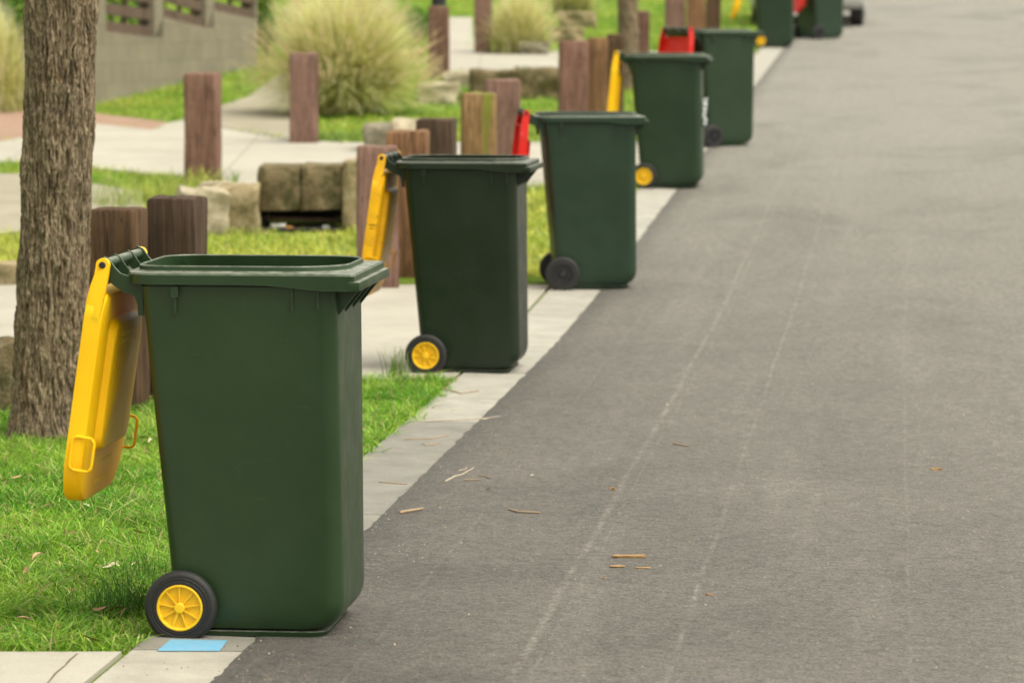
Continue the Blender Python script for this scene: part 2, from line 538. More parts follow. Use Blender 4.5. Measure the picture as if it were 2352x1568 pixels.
# ------------------------------------------------------------------ the street surface
def sheet(name, pts, off, mat, thick=0.0, uvfun=None, extra_y=()):
    """polygon in x,y laid on the street, its vertices following the slope"""
    bm = bmesh.new()
    vs = [bm.verts.new((x, y, 0)) for x, y in pts]
    bm.faces.new(vs)
    for yb in list(BREAKS) + list(extra_y):
        g = bm.verts[:] + bm.edges[:] + bm.faces[:]
        bmesh.ops.bisect_plane(bm, geom=g, plane_co=(0, yb, 0), plane_no=(0, 1, 0))
    bmesh.ops.triangulate(bm, faces=bm.faces[:])
    top = bm.verts[:]
    if thick:
        r = bmesh.ops.extrude_face_region(bm, geom=bm.faces[:])
        up = [g for g in r['geom'] if isinstance(g, bmesh.types.BMVert)]
        bmesh.ops.recalc_face_normals(bm, faces=bm.faces)
        ups = set(up)
        for v in bm.verts:
            v.co.z = gz(v.co.y) + (off if v in ups else off - thick)
    else:
        bmesh.ops.recalc_face_normals(bm, faces=bm.faces)
        for f in bm.faces:
            if f.normal.z < 0: f.normal_flip()
        for v in bm.verts: v.co.z = gz(v.co.y) + off
    if uvfun:
        uvl = bm.loops.layers.uv.new('UVMap')
        for f in bm.faces:
            for l in f.loops: l[uvl].uv = uvfun(l.vert.co.x, l.vert.co.y)
    if thick:
        bmesh.ops.recalc_face_normals(bm, faces=bm.faces)
    me = bpy.data.meshes.new(name); bm.to_mesh(me); bm.free()
    return link(name, me, mat)

def PG(lst):
    return [(G(x, y).x, G(x, y).y) for x, y in lst]

# ground sheet, out to the horizon
g = sheet('ground', [(-500, -30), (500, -30), (500, 700), (-500, 700)], 0.0, M_GROUND)
tag(g, kind='structure')

ys = [-10, 6, 9.26, 17.5, 30, 95, 300]
nroad = 60
pts = [(kerbX(y), y) for y in ys] + [(kerbX(y) + 9.0, y) for y in ys[::-1]]
# ragged left edge near the camera
edge = []
y = 6.0
while y < 40:
    edge.append((kerbX(y) - 0.004 + 0.010 * noise.noise(Vector((0, y * 7, 0))) + 0.010 * noise.noise(Vector((3, y * 35, 0))), y))
    y += 0.03 if y < 15 else 0.15
pts = [(kerbX(-10), -10)] + edge + [(kerbX(95), 95), (kerbX(300), 300), (kerbX(300) + 9, 300), (kerbX(95) + 9, 95), (kerbX(17.5) + 9, 17.5), (kerbX(-10) + 9, -10)]
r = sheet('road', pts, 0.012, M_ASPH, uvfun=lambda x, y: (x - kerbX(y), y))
tag(r, kind='structure')

# kerb strip: cast slabs, flush with the road
def kerb_strip():
    joints = [-10, 3.9, 6.8, 9.66, 12.35, 15.2, 17.25, 19.9, 22.7, 25.5, 28.3, 31.3, 34.3, 37.3, 40.3, 43.3, 46.3, 49.3, 52.3, 58, 66, 80, 95, 200]
    bm = bmesh.new()
    cl = bm.loops.layers.float_color.new('Col')
    for i in range(len(joints) - 1):
        a, b = joints[i], joints[i + 1]
        a += 0.009 * (i > 0)
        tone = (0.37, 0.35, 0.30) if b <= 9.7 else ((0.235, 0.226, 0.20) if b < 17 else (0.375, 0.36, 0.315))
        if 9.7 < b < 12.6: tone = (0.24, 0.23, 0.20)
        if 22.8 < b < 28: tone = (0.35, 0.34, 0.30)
        k = 0.95 + 0.1 * random.random()
        cuts = [a] + [y for y in BREAKS if a < y < b] + [b]
        dz = random.uniform(-0.001, 0.001)
        for j in range(len(cuts) - 1):
            y0, y1 = cuts[j], cuts[j + 1]
            q = []
            for (yy, xx) in ((y0, kerbX(y0) - KW), (y0, kerbX(y0) + 0.02), (y1, kerbX(y1) + 0.02), (y1, kerbX(y1) - KW)):
                q.append((xx, yy))
            top = [bm.verts.new((x, yy, gz(yy) + 0.009 + dz + (0.006 if n in (0, 3) else -0.0005))) for n, (x, yy) in enumerate(q)]
            bot = [bm.verts.new((x, yy, gz(yy) - 0.05)) for x, yy in q]
            fs = [bm.faces.new(top)] + [bm.faces.new((top[m], bot[m], bot[(m + 1) % 4], top[(m + 1) % 4])) for m in range(4)]
            for f in fs:
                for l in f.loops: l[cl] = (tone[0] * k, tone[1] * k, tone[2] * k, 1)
    return bm_obj('kerb', bm, M_KERB)
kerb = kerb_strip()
tag(kerb, kind='structure')

def kz(x, y):
    t = (kerbX(y) + 0.02 - x) / (KW + 0.02)
    return gz(y) + 0.0085 + 0.0065 * t

# blue paint patch on the kerb beside the wheel
pq = [G(360, 1497), G(504, 1494), G(523, 1470), G(392, 1470)]
mkp = mk('paint_patch', [(p.x, p.y, kz(p.x, p.y) + 0.0022) for p in pq], [(0, 1, 2, 3)], M_PAINT, kerb)

def kl(y, d=0.022): return kerbX(y) - KW - d
# driveways and paths as slabs
yd0 = G(150, 1499).y
d0 = sheet('driveway_near', [(-9, 2), (kl(2), 2), (kl(yd0), yd0 + 0.01), (-9, yd0 - 0.05)], 0.015, M_DRIVE, 0.06)
tag(d0, kind='structure')
# a crack that runs across the near slab
crk = [G(178, 1503), G(160, 1518), G(150, 1530), G(128, 1548), G(112, 1568), G(90, 1600)]
cv = []
for i, p in enumerate(crk):
    w_ = 0.0022 + 0.0012 * (i % 2)
    cv += [(p.x - w_, p.y, 0.0162), (p.x + w_, p.y, 0.0162)]
mk('crack', cv, [(2 * i, 2 * i + 1, 2 * i + 3, 2 * i + 2) for i in range(len(crk) - 1)], M_DIRT, d0)
ya, yb = G(900, 873).y, G(900, 655).y
pl = G(-60, 800)
d1 = sheet('driveway_middle', [(-9, pl.y + 1.0), (pl.x, pl.y), (G(520, 868).x, G(520, 868).y), (kl(ya), ya), (kl(yb), yb), (-9, yb)], 0.015, M_DRIVE, 0.06)
tag(d1, kind='structure')
# dirt in the open joint between driveways and kerb
dj = sheet('joint_dirt', [(kl(2) - .01, 2), (kerbX(2) - KW, 2), (kerbX(50) - KW, 50), (kl(50) - .01, 50)], 0.004, M_DIRT)
tag(dj, kind='structure')
ca = PG([(-300, 360), (-100, 345), (56, 315), (220, 285), (351, 299), (389, 281), (416, 277), (560, 303), (660, 322), (820, 328)])
yc0, yc1 = G(1100, 326).y, G(1100, 428).y
C_POLY = ca + [(kl(yc0), yc0), (kl(yc1), yc1)] + PG([(900, 428), (500, 432), (430, 405), (300, 395), (60, 370), (-300, 380)])
d2 = sheet('footpath', C_POLY, 0.015, M_DRIVE, 0.06)
tag(d2, kind='structure')
UP_POLY = PG([(416, 275), (510, 243), (571, 222), (640, 170), (720, 165), (700, 324), (660, 321), (560, 302)])
d6 = sheet('garden_path', UP_POLY, 0.016, M_DRIVE2)
tag(d6, kind='structure')
PINK_POLY = PG([(-300, 262), (60, 255), (220, 261), (389, 281), (351, 299), (220, 285), (56, 315), (-100, 345), (-300, 360)])
d3 = sheet('paving', PINK_POLY, 0.014, M_PINK)
tag(d3, kind='structure')
yd, ye = G(1200, 165).y, G(1200, 120).y
D_POLY = PG([(1000, 166)]) + [(kl(yd), yd), (kl(ye), ye)] + PG([(1092, 118), (1085, 40), (1022, 40)])
d4 = sheet('driveway_far', D_POLY, 0.015, M_DRIVE, 0.06)
tag(d4, kind='structure')
L_POLY = PG([(-300, 545), (-20, 540), (150, 520), (330, 480), (330, 440), (60, 398), (-300, 405)])
d5 = sheet('side_path', L_POLY, 0.012, M_DRIVE2)
tag(d5, kind='structure')

# ------------------------------------------------------------------ grass
def inside(P, poly):
    x, y = P[:, 0], P[:, 1]
    r = np.zeros(len(P), bool)
    n = len(poly); j = n - 1
    for i in range(n):
        xi, yi = poly[i]; xj, yj = poly[j]
        c = ((yi > y) != (yj > y)) & (x < (xj - xi) * (y - yi) / (yj - yi + 1e-12) + xi)
        r ^= c
        j = i
    return r
kX = np.vectorize(kerbX); gZ = np.vectorize(gz)
MID_POLY = [(-9, pl.y + 1.0), (pl.x, pl.y), (G(520, 868).x, G(520, 868).y), (kl(ya), ya), (kl(yb), yb), (-9, yb)]

def vnoise(P, s, seed=0):
    return np.array([noise.noise(Vector((p[0] * s + seed, p[1] * s, seed))) for p in P])

def blades(P, h, w, lean, cols, segs=3, zoff=0.0, z0=None):
    """curved grass blades at the points P"""
    n = len(P)
    az = rng.uniform(0, 2 * pi, n); face = rng.uniform(0, 2 * pi, n)
    dx, dy = np.cos(az) * lean * h, np.sin(az) * lean * h
    wx, wy = np.cos(face) * w / 2, np.sin(face) * w / 2
    z = (gZ(P[:, 1]) if z0 is None else z0) + zoff
    V = []
    ts = [0, 0.4, 0.75, 1.0]
    for t in ts[:-1]:
        ww = 1.0 - 0.45 * t
        bx = P[:, 0] + dx * t * t; by = P[:, 1] + dy * t * t
        bz = z + h * (t - 0.25 * t * t * np.minimum(lean, 1.5))
        V.append(np.stack([bx - wx * ww, by - wy * ww, bz], 1))
        V.append(np.stack([bx + wx * ww, by + wy * ww, bz], 1))
    V.append(np.stack([P[:, 0] + dx, P[:, 1] + dy, z + h * (1 - 0.25 * np.minimum(lean, 1.5))], 1))
    V = np.stack(V, 1)                                   # n,7,3
    base = (np.arange(n) * 7)[:, None]
    T = np.concatenate([base + np.array([t]) for t in ((0, 1, 3), (0, 3, 2), (2, 3, 5), (2, 5, 4), (4, 5, 6))], 0)
    C = np.repeat(cols, 7, axis=0)
    return V.reshape(-1, 3), T, C

def grass_cols(P, n, dry=0.06, bright=1.0, yellow=0.0):
    k = vnoise(P, 1.7, 3)[:, None]; k2 = rng.uniform(0, 1, (n, 1))
    a = np.array([0.055, 0.215, 0.006]); b = np.array([0.275, 0.455, 0.04]); y = np.array([0.50, 0.50, 0.09])
    t = np.clip(0.45 + k * 0.9 + (k2 - 0.5) * 1.3, 0, 1)
    c = a * (1 - t) + b * t
    ty = np.clip(yellow + vnoise(P, 0.9, 9)[:, None] * 0.7 + (rng.uniform(0, 1, (n, 1)) - 0.5) * 0.5, 0, 1) * (1 if np.ndim(yellow) else 0.35)
    c = c * (1 - ty) + y * ty
    d = rng.uniform(0, 1, n) < dry
    c[d] = np.array([0.46, 0.36, 0.17]) * rng.uniform(0.4, 1.3, (d.sum(), 1))
    pb = rng.uniform(0, 1, n) < 0.10
    c[pb] = np.array([0.42, 0.52, 0.15]) * rng.uniform(0.7, 1.1, (pb.sum(), 1))
    return c * bright * (1 + 0.35 * vnoise(P, 7.0, 6)[:, None])

# near verge
N = 230000
P = np.stack([rng.uniform(-3.6, 0.1, N), rng.uniform(yd0 - 0.05, 17.6, N)], 1)
keep = P[:, 0] < kX(P[:, 1]) - KW + 0.0 + 0.06 * (vnoise(P, 3.5, 1) + 0.6 * vnoise(P, 13, 2)) + rng.normal(0, .008, N)
keep &= P[:, 1] > yd0 + 0.02 + rng.normal(0, 0.012, N)
yedge = np.interp(P[:, 0], [pl.x, G(520, 868).x, kl(ya)], [pl.y, G(520, 868).y, ya])
keep &= P[:, 1] < yedge + 0.03 + 0.09 * vnoise(P, 4, 5)
# keep only a broad wedge in front of the lens and a margin either side of it
keep &= P[:, 0] > -0.9 - 0.155 * P[:, 1] - rng.uniform(0, 1.0, N)
keep &= ~((vnoise(P, 6, 8) > 0.42) & (rng.uniform(0, 1, N) < 0.7))
P = P[keep]; n = len(P)
h = rng.uniform(0.018, 0.070, n) * (1 + 0.5 * vnoise(P, 2.5, 4) + 0.6 * vnoise(P, 9, 14))
V, T, C = blades(P, h, rng.uniform(0.003, 0.0068, n), rng.uniform(0.3, 2.3, n), grass_cols(P, n, 0.08, 1.12))
go = tris_mesh('grass', V, T, M_GRASS, colors=C)
tag(go, 'short bright green grass of the near verge', 'grass', kind='stuff')

# farther verges
N = 330000
P = np.stack([rng.uniform(-12, 5.5, N), 22.0 + 46 * rng.uniform(0, 1, N) ** 1.4], 1)
keep = (P[:, 0] < kX(P[:, 1]) - KW + 0.03 * vnoise(P, 3, 1)) & (P[:, 0] > -1.2 - 0.17 * P[:, 1])
for poly in (MID_POLY, C_POLY, UP_POLY, PINK_POLY, D_POLY, L_POLY, PG([(586, 500), (586, 536), (660, 541), (800, 532), (800, 490)])):
    keep &= ~inside(P + 0.05 * rng.normal(0, 1, (len(P), 2)), poly)
P = P[keep]; n = len(P)
h = rng.uniform(0.03, 0.09, n)
yl = np.clip(1.4 - np.abs(P[:, 1] - 23.5) / 4.5, 0.2, 0.85)[:, None]
V, T, C = blades(P, h, rng.uniform(0.006, 0.014, n), rng.uniform(0.3, 1.8, n), grass_cols(P, n, 0.05, 1.15, yl))
gf = tris_mesh('lawn', V, T, M_GRASS, colors=C)
tag(gf, 'yellow green lawn and verge grass farther up the street', 'grass', kind='stuff')

# ------------------------------------------------------------------ wheelie bin
def rrect(x0, x1, hw, radii, n=8):
    """outline, counter-clockwise seen from above; radii for rear-near, front-near, front-far, rear-far"""
    rn, fn, ff, rf = radii
    out = []
    for (cx, cy, r, a0) in ((x0 + rn, -hw + rn, rn, pi), (x1 - fn, -hw + fn, fn, 1.5 * pi), (x1 - ff, hw - ff, ff, 0), (x0 + rf, hw - rf, rf, 0.5 * pi)):
        for k in range(n + 1):
            a = a0 + (pi / 2) * k / n
            out.append((cx + r * cos(a), cy + r * sin(a)))
    # extra points on the long sides, for the changing lip
    res = []
    m = len(out)
    for i in range(m):
        res.append(out[i])
        if (i + 1) % (n + 1) == 0:
            a, b = out[i], out[(i + 1) % m]
            for k in range(1, 7):
                t = k / 7
                res.append((a[0] + (b[0] - a[0]) * t, a[1] + (b[1] - a[1]) * t))
    return res

def loft(bm, rings, cap0=False, cap1=False):
    vr = [[bm.verts.new(p) for p in r] for r in rings]
    n = len(vr[0])
    for i in range(len(vr) - 1):
        for k in range(n):
            bm.faces.new((vr[i][k], vr[i][(k + 1) % n], vr[i + 1][(k + 1) % n], vr[i + 1][k]))
    if cap0: bm.faces.new(vr[0][::-1])
    if cap1: bm.faces.new(vr[-1])
    return vr

def bin_body():
    bm = bmesh.new()
    def ring(z, inset=0.0, fr=0.0, rad=0.05):
        t = z / 0.96
        hw = 0.228 + 0.040 * t - inset
        return [(x, y, z) for x, y in rrect(0.0 - 0.085 * t + inset * 0.5, 0.462 - 0.012 * t - fr - inset, hw, (rad * 0.8, rad, rad, rad * 0.8))]
    rings = [ring(0.018, 0.014, 0.058)]
    for k in range(1, 7):
        a = k / 6 * pi / 2
        rings.append(ring(0.018 + 0.080 * (1 - cos(a)) , 0.012 * (1 - sin(a)), 0.062 * (1 - sin(a))))
    for k in range(1, 20): rings.append(ring(0.098 + (0.958 - 0.098) * k / 19))
    loft(bm, rings, cap0=True)
    inner = [ring(0.97, 0.006), ring(0.6, 0.006), ring(0.12, 0.006)]
    loft(bm, inner, cap1=True)
    # base skid
    loft(bm, [[(x, y, 0.0) for x, y in rrect(0.02, 0.412, 0.226, (0.03, 0.05, 0.05, 0.03))],
              [(x, y, 0.013) for x, y in rrect(0.015, 0.418, 0.229, (0.03, 0.05, 0.05, 0.03))]], True, True)
    # small ribs under the rim along both sides
    for s in (-1, 1):
        for x, zz, ww in ((0.015, 0.885, 0.006), (0.335, 0.895, 0.003), (0.405, 0.90, 0.002)):
            y0 = s * 0.262
            bbox_bm(bm, x - ww / 2, x + ww / 2, min(y0, s * 0.275), max(y0, s * 0.275), zz, 0.958)
        bbox_bm(bm, 0.006, 0.024, min(s * 0.262, s * 0.283), max(s * 0.262, s * 0.283), 0.93, 0.958)
    # triangular gussets under the front lip
    for y in (-0.20, -0.07, 0.07, 0.21):
        tri = ((0.443, 0.868), (0.512, 0.955), (0.443, 0.960))
        a = [bm.verts.new((x, y - 0.007, z)) for x, z in tri]
        b = [bm.verts.new((x, y + 0.007, z)) for x, z in tri]
        bm.faces.new(a); bm.faces.new(b[::-1])
        for i in range(3): bm.faces.new((a[i], b[i], b[(i + 1) % 3], a[(i + 1) % 3]))
    me = bpy.data.meshes.new('body'); bmesh.ops.recalc_face_normals(bm, faces=bm.faces); bm.to_mesh(me); bm.free()
    return me

def bin_rim():
    bm = bmesh.new()
    def zlow(x):        # lower edge of the flange: deeper towards the front
        if x < 0.26: return 0.965
        return 0.965 - 0.015 * min(1, (x - 0.26) / 0.16)
    RO = (0.10, 0.010, 0.010, 0.10)
    RI = (0.09, 0.15, 0.11, 0.09)
    op = rrect(-0.100, 0.462, 0.232, RI)
    op2 = rrect(-0.106, 0.468, 0.238, RI)
    op3 = rrect(-0.107, 0.470, 0.240, RI)
    out0 = rrect(-0.128, 0.502, 0.284, RO)
    out1 = rrect(-0.130, 0.506, 0.288, RO)
    body = rrect(-0.08, 0.448, 0.262, (0.04, 0.05, 0.05, 0.04))
    inb = rrect(-0.083, 0.452, 0.258, (0.05, 0.06, 0.06, 0.05))
    rings = [
        [(x, y, 0.90) for x, y in rrect(-0.083, 0.452, 0.256, (0.07, 0.10, 0.09, 0.07))],
        [(x, y, 0.965) for x, y in rrect(-0.094, 0.456, 0.244, (0.09, 0.145, 0.11, 0.09))],
        [(x, y, 0.972) for x, y in rrect(-0.098, 0.460, 0.236, (0.09, 0.15, 0.11, 0.09))],
        [(x, y, 1.010) for x, y in op],
        [(x, y, 1.013) for x, y in rrect(-0.103, 0.465, 0.235, RI)],
        [(x, y, 1.010) for x, y in op2],
        [(x, y, 0.999) for x, y in op3],
        [(x, y, 0.996) for x, y in rrect(-0.112, 0.475, 0.246, (0.10, 0.15, 0.12, 0.10))],
        [(x, y, 0.995) for x, y in out0],
        [(x, y, 0.990) for x, y in out1],
        [(x, y, zlow(x)) for x, y in out1],
        [(x, y, zlow(x)) for x, y in rrect(-0.126, 0.502, 0.284, RO)],
        [(x, y, 0.972) for x, y in rrect(-0.124, 0.498, 0.280, RO)],
        [(x, y, 0.962) for x, y in body]]
    loft(bm, rings)
    # stepped grip along the front
    st = [[(0.470, -0.2895), (0.522, -0.2895), (0.5225, 0.2895), (0.470, 0.2895)]]
    zz = [(0.934, 0.0), (0.962, 0.0), (0.964, -0.003)]
    bot = 0.9345
    a = [(0.503, -0.2895), (0.520, -0.2895), (0.520, 0.2895), (0.503, 0.2895)]
    bbox_bm(bm, 0.49, 0.521, -0.291, 0.291, 0.9495, 0.975, 0.0025)
    me = bpy.data.meshes.new('rim'); bmesh.ops.recalc_face_normals(bm, faces=bm.faces); bm.to_mesh(me); bm.free()
    return me

PINX, PINZ = -0.188, 1.014
def bin_handle():
    bm = bmesh.new()
    poly = [(-0.205, 0.998), (-0.209, 1.014), (-0.204, 1.028), (-0.190, 1.036), (-0.176, 1.029), (-0.160, 1.006), (-0.145, 0.990), (-0.120, 0.982), (-0.085, 0.985),
            (-0.082, 0.875), (-0.096, 0.875), (-0.099, 0.905), (-0.106, 0.928), (-0.135, 0.938), (-0.165, 0.958), (-0.192, 0.982)]
    for y in (-0.225, 0.225): prism_xz(bm, poly, y - 0.005, y + 0.005)
    poly2 = [(-0.205, 0.998), (-0.209, 1.014), (-0.204, 1.028), (-0.190, 1.034), (-0.176, 1.027), (-0.160, 1.002), (-0.145, 0.986), (-0.120, 0.981), (-0.095, 0.981), (-0.095, 0.96), (-0.135, 0.955), (-0.165, 0.97), (-0.192, 0.986)]
    for y in (-0.085, 0.085): prism_xz(bm, poly2, y - 0.003, y + 0.003)
    tube(bm, [(PINX, -0.232, PINZ), (PINX, 0.232, PINZ)], 0.0145, 20)
    # web under the bar
    prism_xz(bm, [(-0.19, 0.984), (-0.165, 0.962), (-0.135, 0.944), (-0.10, 0.935), (-0.10, 0.942), (-0.135, 0.951), (-0.163, 0.969), (-0.186, 0.99)], -0.222, 0.222)
    me = bpy.data.meshes.new('handle'); bmesh.ops.recalc_face_normals(bm, faces=bm.faces); bm.to_mesh(me); bm.free()
    return me

def bin_lid():
    """lid in its own frame: x = along from hinge, y = across, z = thickness (outside face +z)"""
    bm = bmesh.new()
    L = 0.665; HW = 0.282
    R = (0.07, 0.13, 0.13, 0.07)
    def rr(x0, x1, hw, rad, z):
        return [(x, y, z) for x, y in rrect(x0, x1, hw, rad)]
    ins = [
        rr(0.078, L - .004, HW - .004, R, -0.024),
        rr(0.074, L, HW, R, -0.026),
        rr(0.076, L - .001, HW - .001, R, 0.010),
        rr(0.082, L - .007, HW - .008, R, 0.021),
        rr(0.092, L - .018, HW - .020, R, 0.025),
        rr(0.150, 0.520, 0.185, (0.05, 0.04, 0.04, 0.05), 0.027),
        rr(0.160, 0.512, 0.176, (0.05, 0.04, 0.04, 0.05), 0.045),
        rr(0.165, 0.507, 0.171, (0.05, 0.04, 0.04, 0.05), 0.048)]
    loft(bm, ins, cap1=True)
    loft(bm, [rr(0.078, L - .004, HW - .004, R, -0.024), rr(0.080, L - .006, HW - .006, R, 0.012), rr(0.090, L - .02, HW - .02, R, 0.0215)], cap1=True)
    # lugs that run from the skirt to the pin
    pts = []
    for k in range(11):
        a = radians(75 + 210 * k / 10)
        pts.append((0.0185 * cos(a), 0.0185 * sin(a)))
    pts = pts + [(0.03, -0.0185), (0.06, -0.0235), (0.10, -0.0255), (0.16, -0.0255), (0.16, 0.012), (0.12, 0.018), (0.075, 0.020), (0.045, 0.0185), (0.02, 0.0185)]
    for s in (-1, 1):
        y0, y1 = (s * 0.236, s * 0.256)
        ramp_pts = pts
        a = []; b = []
        for (x, z) in ramp_pts:
            sh = min(1, max(0, (x - 0.02) / 0.09)); sh = sh * sh * (3 - 2 * sh)
            yo = s * (0.256 + 0.027 * sh - 0.003 * max(0, (x - 0.11) / 0.05)); yi = s * (0.236 + 0.030 * sh)
            a.append(bm.verts.new((x, yo, z))); b.append(bm.verts.new((x, yi, z)))
        bm.faces.new(a); bm.faces.new(b[::-1])
        for i in range(len(a)): bm.faces.new((a[i], b[i], b[(i + 1) % len(a)], a[(i + 1) % len(a)]))
    # raised lettering blocks, too small to read
    for (x0, dx, rows) in ((0.19, 0.012, 2), (0.555, 0.010, 1), (0.61, 0.010, 1)):
        for rr_ in range(rows):
            yy = -0.09
            top = 0.0485 if x0 < 0.5 else 0.0262
            while yy < 0.09:
                w_ = random.uniform(0.008, 0.02)
                bbox_bm(bm, x0 + rr_ * 0.022, x0 + rr_ * 0.022 + dx, yy, yy + w_, top - 0.002, top + 0.0012)
                yy += w_ + 0.005
    me = bpy.data.meshes.new('lid'); bmesh.ops.recalc_face_normals(bm, faces=bm.faces); bm.to_mesh(me); bm.free()
    return me

def wheel_tyre(y, s):
    bm = bmesh.new()
    w = 0.042
    pr = [(0.060, -w/2 + 0.002), (0.066, -w/2), (0.072, -w/2 - .0005), (0.0735, -w/2 + 0.0015), (0.077, -w/2 + .0015), (0.0785, -w/2), (0.081, -w/2), (0.0825, -w/2 + .0015), (0.0845, -w/2 + 0.001),
          (0.086, -w/2 + 0.0005), (0.093, -w/2 + 0.003), (0.098, -w/2 + 0.008), (0.100, -w/2 + 0.015), (0.100, w/2 - 0.015), (0.098, w/2 - .008), (0.093, w/2 - .003), (0.080, w/2), (0.060, w/2)]
    lathe_y(bm, pr, 64, caps=False)
    return bm
def wheel_hub():
    bm = bmesh.new()
    w = 0.042
    # dish with a raised outer ring
    lathe_y(bm, [(0.010, w/2 - .001), (0.062, w/2 - .001), (0.063, 0), (0.0635, -w/2 - 0.001), (0.062, -w/2 - 0.0035), (0.0585, -w/2 - 0.0035), (0.0565, -w/2 - 0.001), (0.054, -w/2 + 0.008), (0.030, -w/2 + 0.009), (0.010, -w/2 + 0.009)], 48)
    lathe_y(bm, [(0.0145, 0), (0.0145, -w/2 - 0.004), (0.0125, -w/2 - 0.0055), (0.004, -w/2 - 0.006)], 24)
    for k in range(9):
        a = 2 * pi * k / 9 + 0.25
        M = Matrix.Rotation(a, 4, 'Y')
        bbox_bm(bm, 0.012, 0.0575, -w/2 - 0.001, -w/2 + 0.012, -0.0018 if k != 2 else -0.0035, 0.0018 if k != 2 else .0035, 0, M)
    return bm

ME_BODY, ME_RIM, ME_HANDLE, ME_LID = bin_body(), bin_rim(), bin_handle(), bin_lid()
def use(me, name, mat, parent, smooth=35):
    m2 = me.copy(); m2.materials.clear()
    return link(name, m2, mat, parent, smooth)

def wheelie_bin(px, py, yaw, green, lidm, hubm, label, lid_tilt=8.4, corner=(0.452, -0.226), lid_twist=0.0, lean=0.0):
    """px,py: where the near front bottom corner of the bin shows"""
    c = G(px, py)
    rz = -radians(yaw)           # width axis leans right going away when yaw > 0
    R = Matrix.Rotation(rz, 3, 'Z')
    off = R @ Vector((corner[0], corner[1], 0))
    x, y = c.x - off.x, c.y - off.y
    root = empty('wheelie_bin', (x, y, gz(y) + 0.013), rz)
    slope = math.atan((gz(y + 0.3) - gz(y - 0.3)) / 0.6)
    tag(root, label, 'wheelie bin', 'wheelie bins set out along the kerb')
    use(ME_BODY, 'body', green, root, 32)
    use(ME_RIM, 'rim', green, root, 32)
    use(ME_HANDLE, 'hinge_handle', green, root, 32)
    lid = use(ME_LID, 'lid', lidm, root, 32)
    t = radians(lid_tilt)
    # x -> hanging direction, z -> towards the bin
    ux = Vector((-sin(t), 0, -cos(t))); uz = Vector((cos(t), 0, -sin(t))); uy = uz.cross(ux)
    M = Matrix((ux, uy, uz)).transposed().to_4x4()
    M.translation = (PINX, 0, PINZ)
    lid.matrix_local = M
    for s in (-1, 1):
        bm = bmesh.new()
        pc = []
        for (cx_, cz_, a0) in ((0.546, 0.034, 0), (0.486, 0.034, 90), (0.486, 0.004, 180), (0.546, 0.004, 270)):
            for k_ in range(5):
                a_ = radians(a0 + 90 * k_ / 4)
                pc.append((cx_ + 0.016 * cos(a_), cz_ + 0.016 * sin(a_)))
        pc.append(pc[0])
        tube(bm, [(x, s * 0.2835, z) for x, z in pc], 0.0042, 8)
        bm_obj('grab_handle', bm, lidm, lid, 40)
        bm = bmesh.new()
        lathe_y(bm, [(0.0095, 0.0), (0.0095, s * 0.004), (0.008, s * 0.006), (0.0035, s * 0.006), (0.003, s * 0.003)], 20, y=s * 0.256)
        bm_obj('hinge_pin', bm, M_BLK, lid, 40)
    for s in (-1, 1):
        bm = wheel_tyre(0, s)
        wz = 0.100 - 0.013 - 0.004
        if s > 0: bmesh.ops.rotate(bm, verts=bm.verts, cent=(0, 0, 0), matrix=Matrix.Rotation(pi, 3, 'Z'))
        wh = bm_obj('wheel', bm, M_RUB, root, 40, (0.022, s * 0.262, wz))
        wh['label'] = 'black rubber tyre on a moulded hub'
        hb = wheel_hub()
        bmesh.ops.rotate(hb, verts=hb.verts, cent=(0, 0, 0), matrix=Matrix.Rotation(random.uniform(0, 0.7), 3, 'Y'))
        if s > 0: bmesh.ops.rotate(hb, verts=hb.verts, cent=(0, 0, 0), matrix=Matrix.Rotation(pi, 3, 'Z'))
        bm_obj('hub', hb, hubm, wh, 30)
    bm = bmesh.new(); tube(bm, [(0.022, -0.25, wz), (0.022, 0.25, wz)], 0.01, 12)
    bm_obj('axle', bm, M_BLK, root, 40)
    return root

b1 = wheelie_bin(779, 1464, 6.0, M_G1, M_YEL, M_HUB, 'nearest and largest green wheelie bin, clean yellow lid hanging open, beside blue kerb paint', 8.4)
b2 = wheelie_bin(1188, 858, 6.2, M_G2, M_YDIRTY, M_HUB, 'very dark green wheelie bin with stained yellow lid, second along the kerb', 8.0)
b3 = wheelie_bin(1460, 664, -3.5, M_G3, M_RED, M_BLK, 'green wheelie bin with black wheels and a red lid, third along the kerb', 6.0)
b4 = wheelie_bin(1609, 434, 5.5, M_G4, M_YEL, M_HUB, 'green wheelie bin with yellow lid and yellow hubs, crumpled paper on its front, fourth along', 5.5)
b5 = wheelie_bin(1731, 334, -26, M_G4, M_RED, M_BLK, 'turned green wheelie bin with black wheels, its red lid showing above the neighbouring bin', 4.0)
b6 = wheelie_bin(1822, 110, 2, M_G4, M_YEL, M_HUB, 'far green wheelie bin with yellow lid, second from the far end of the row', 14.0)
b7 = wheelie_bin(1937, 89, -28, M_G3, M_RED, M_BLK, 'farthest green wheelie bin, with a red lid, in front of the silver car', 8.0)

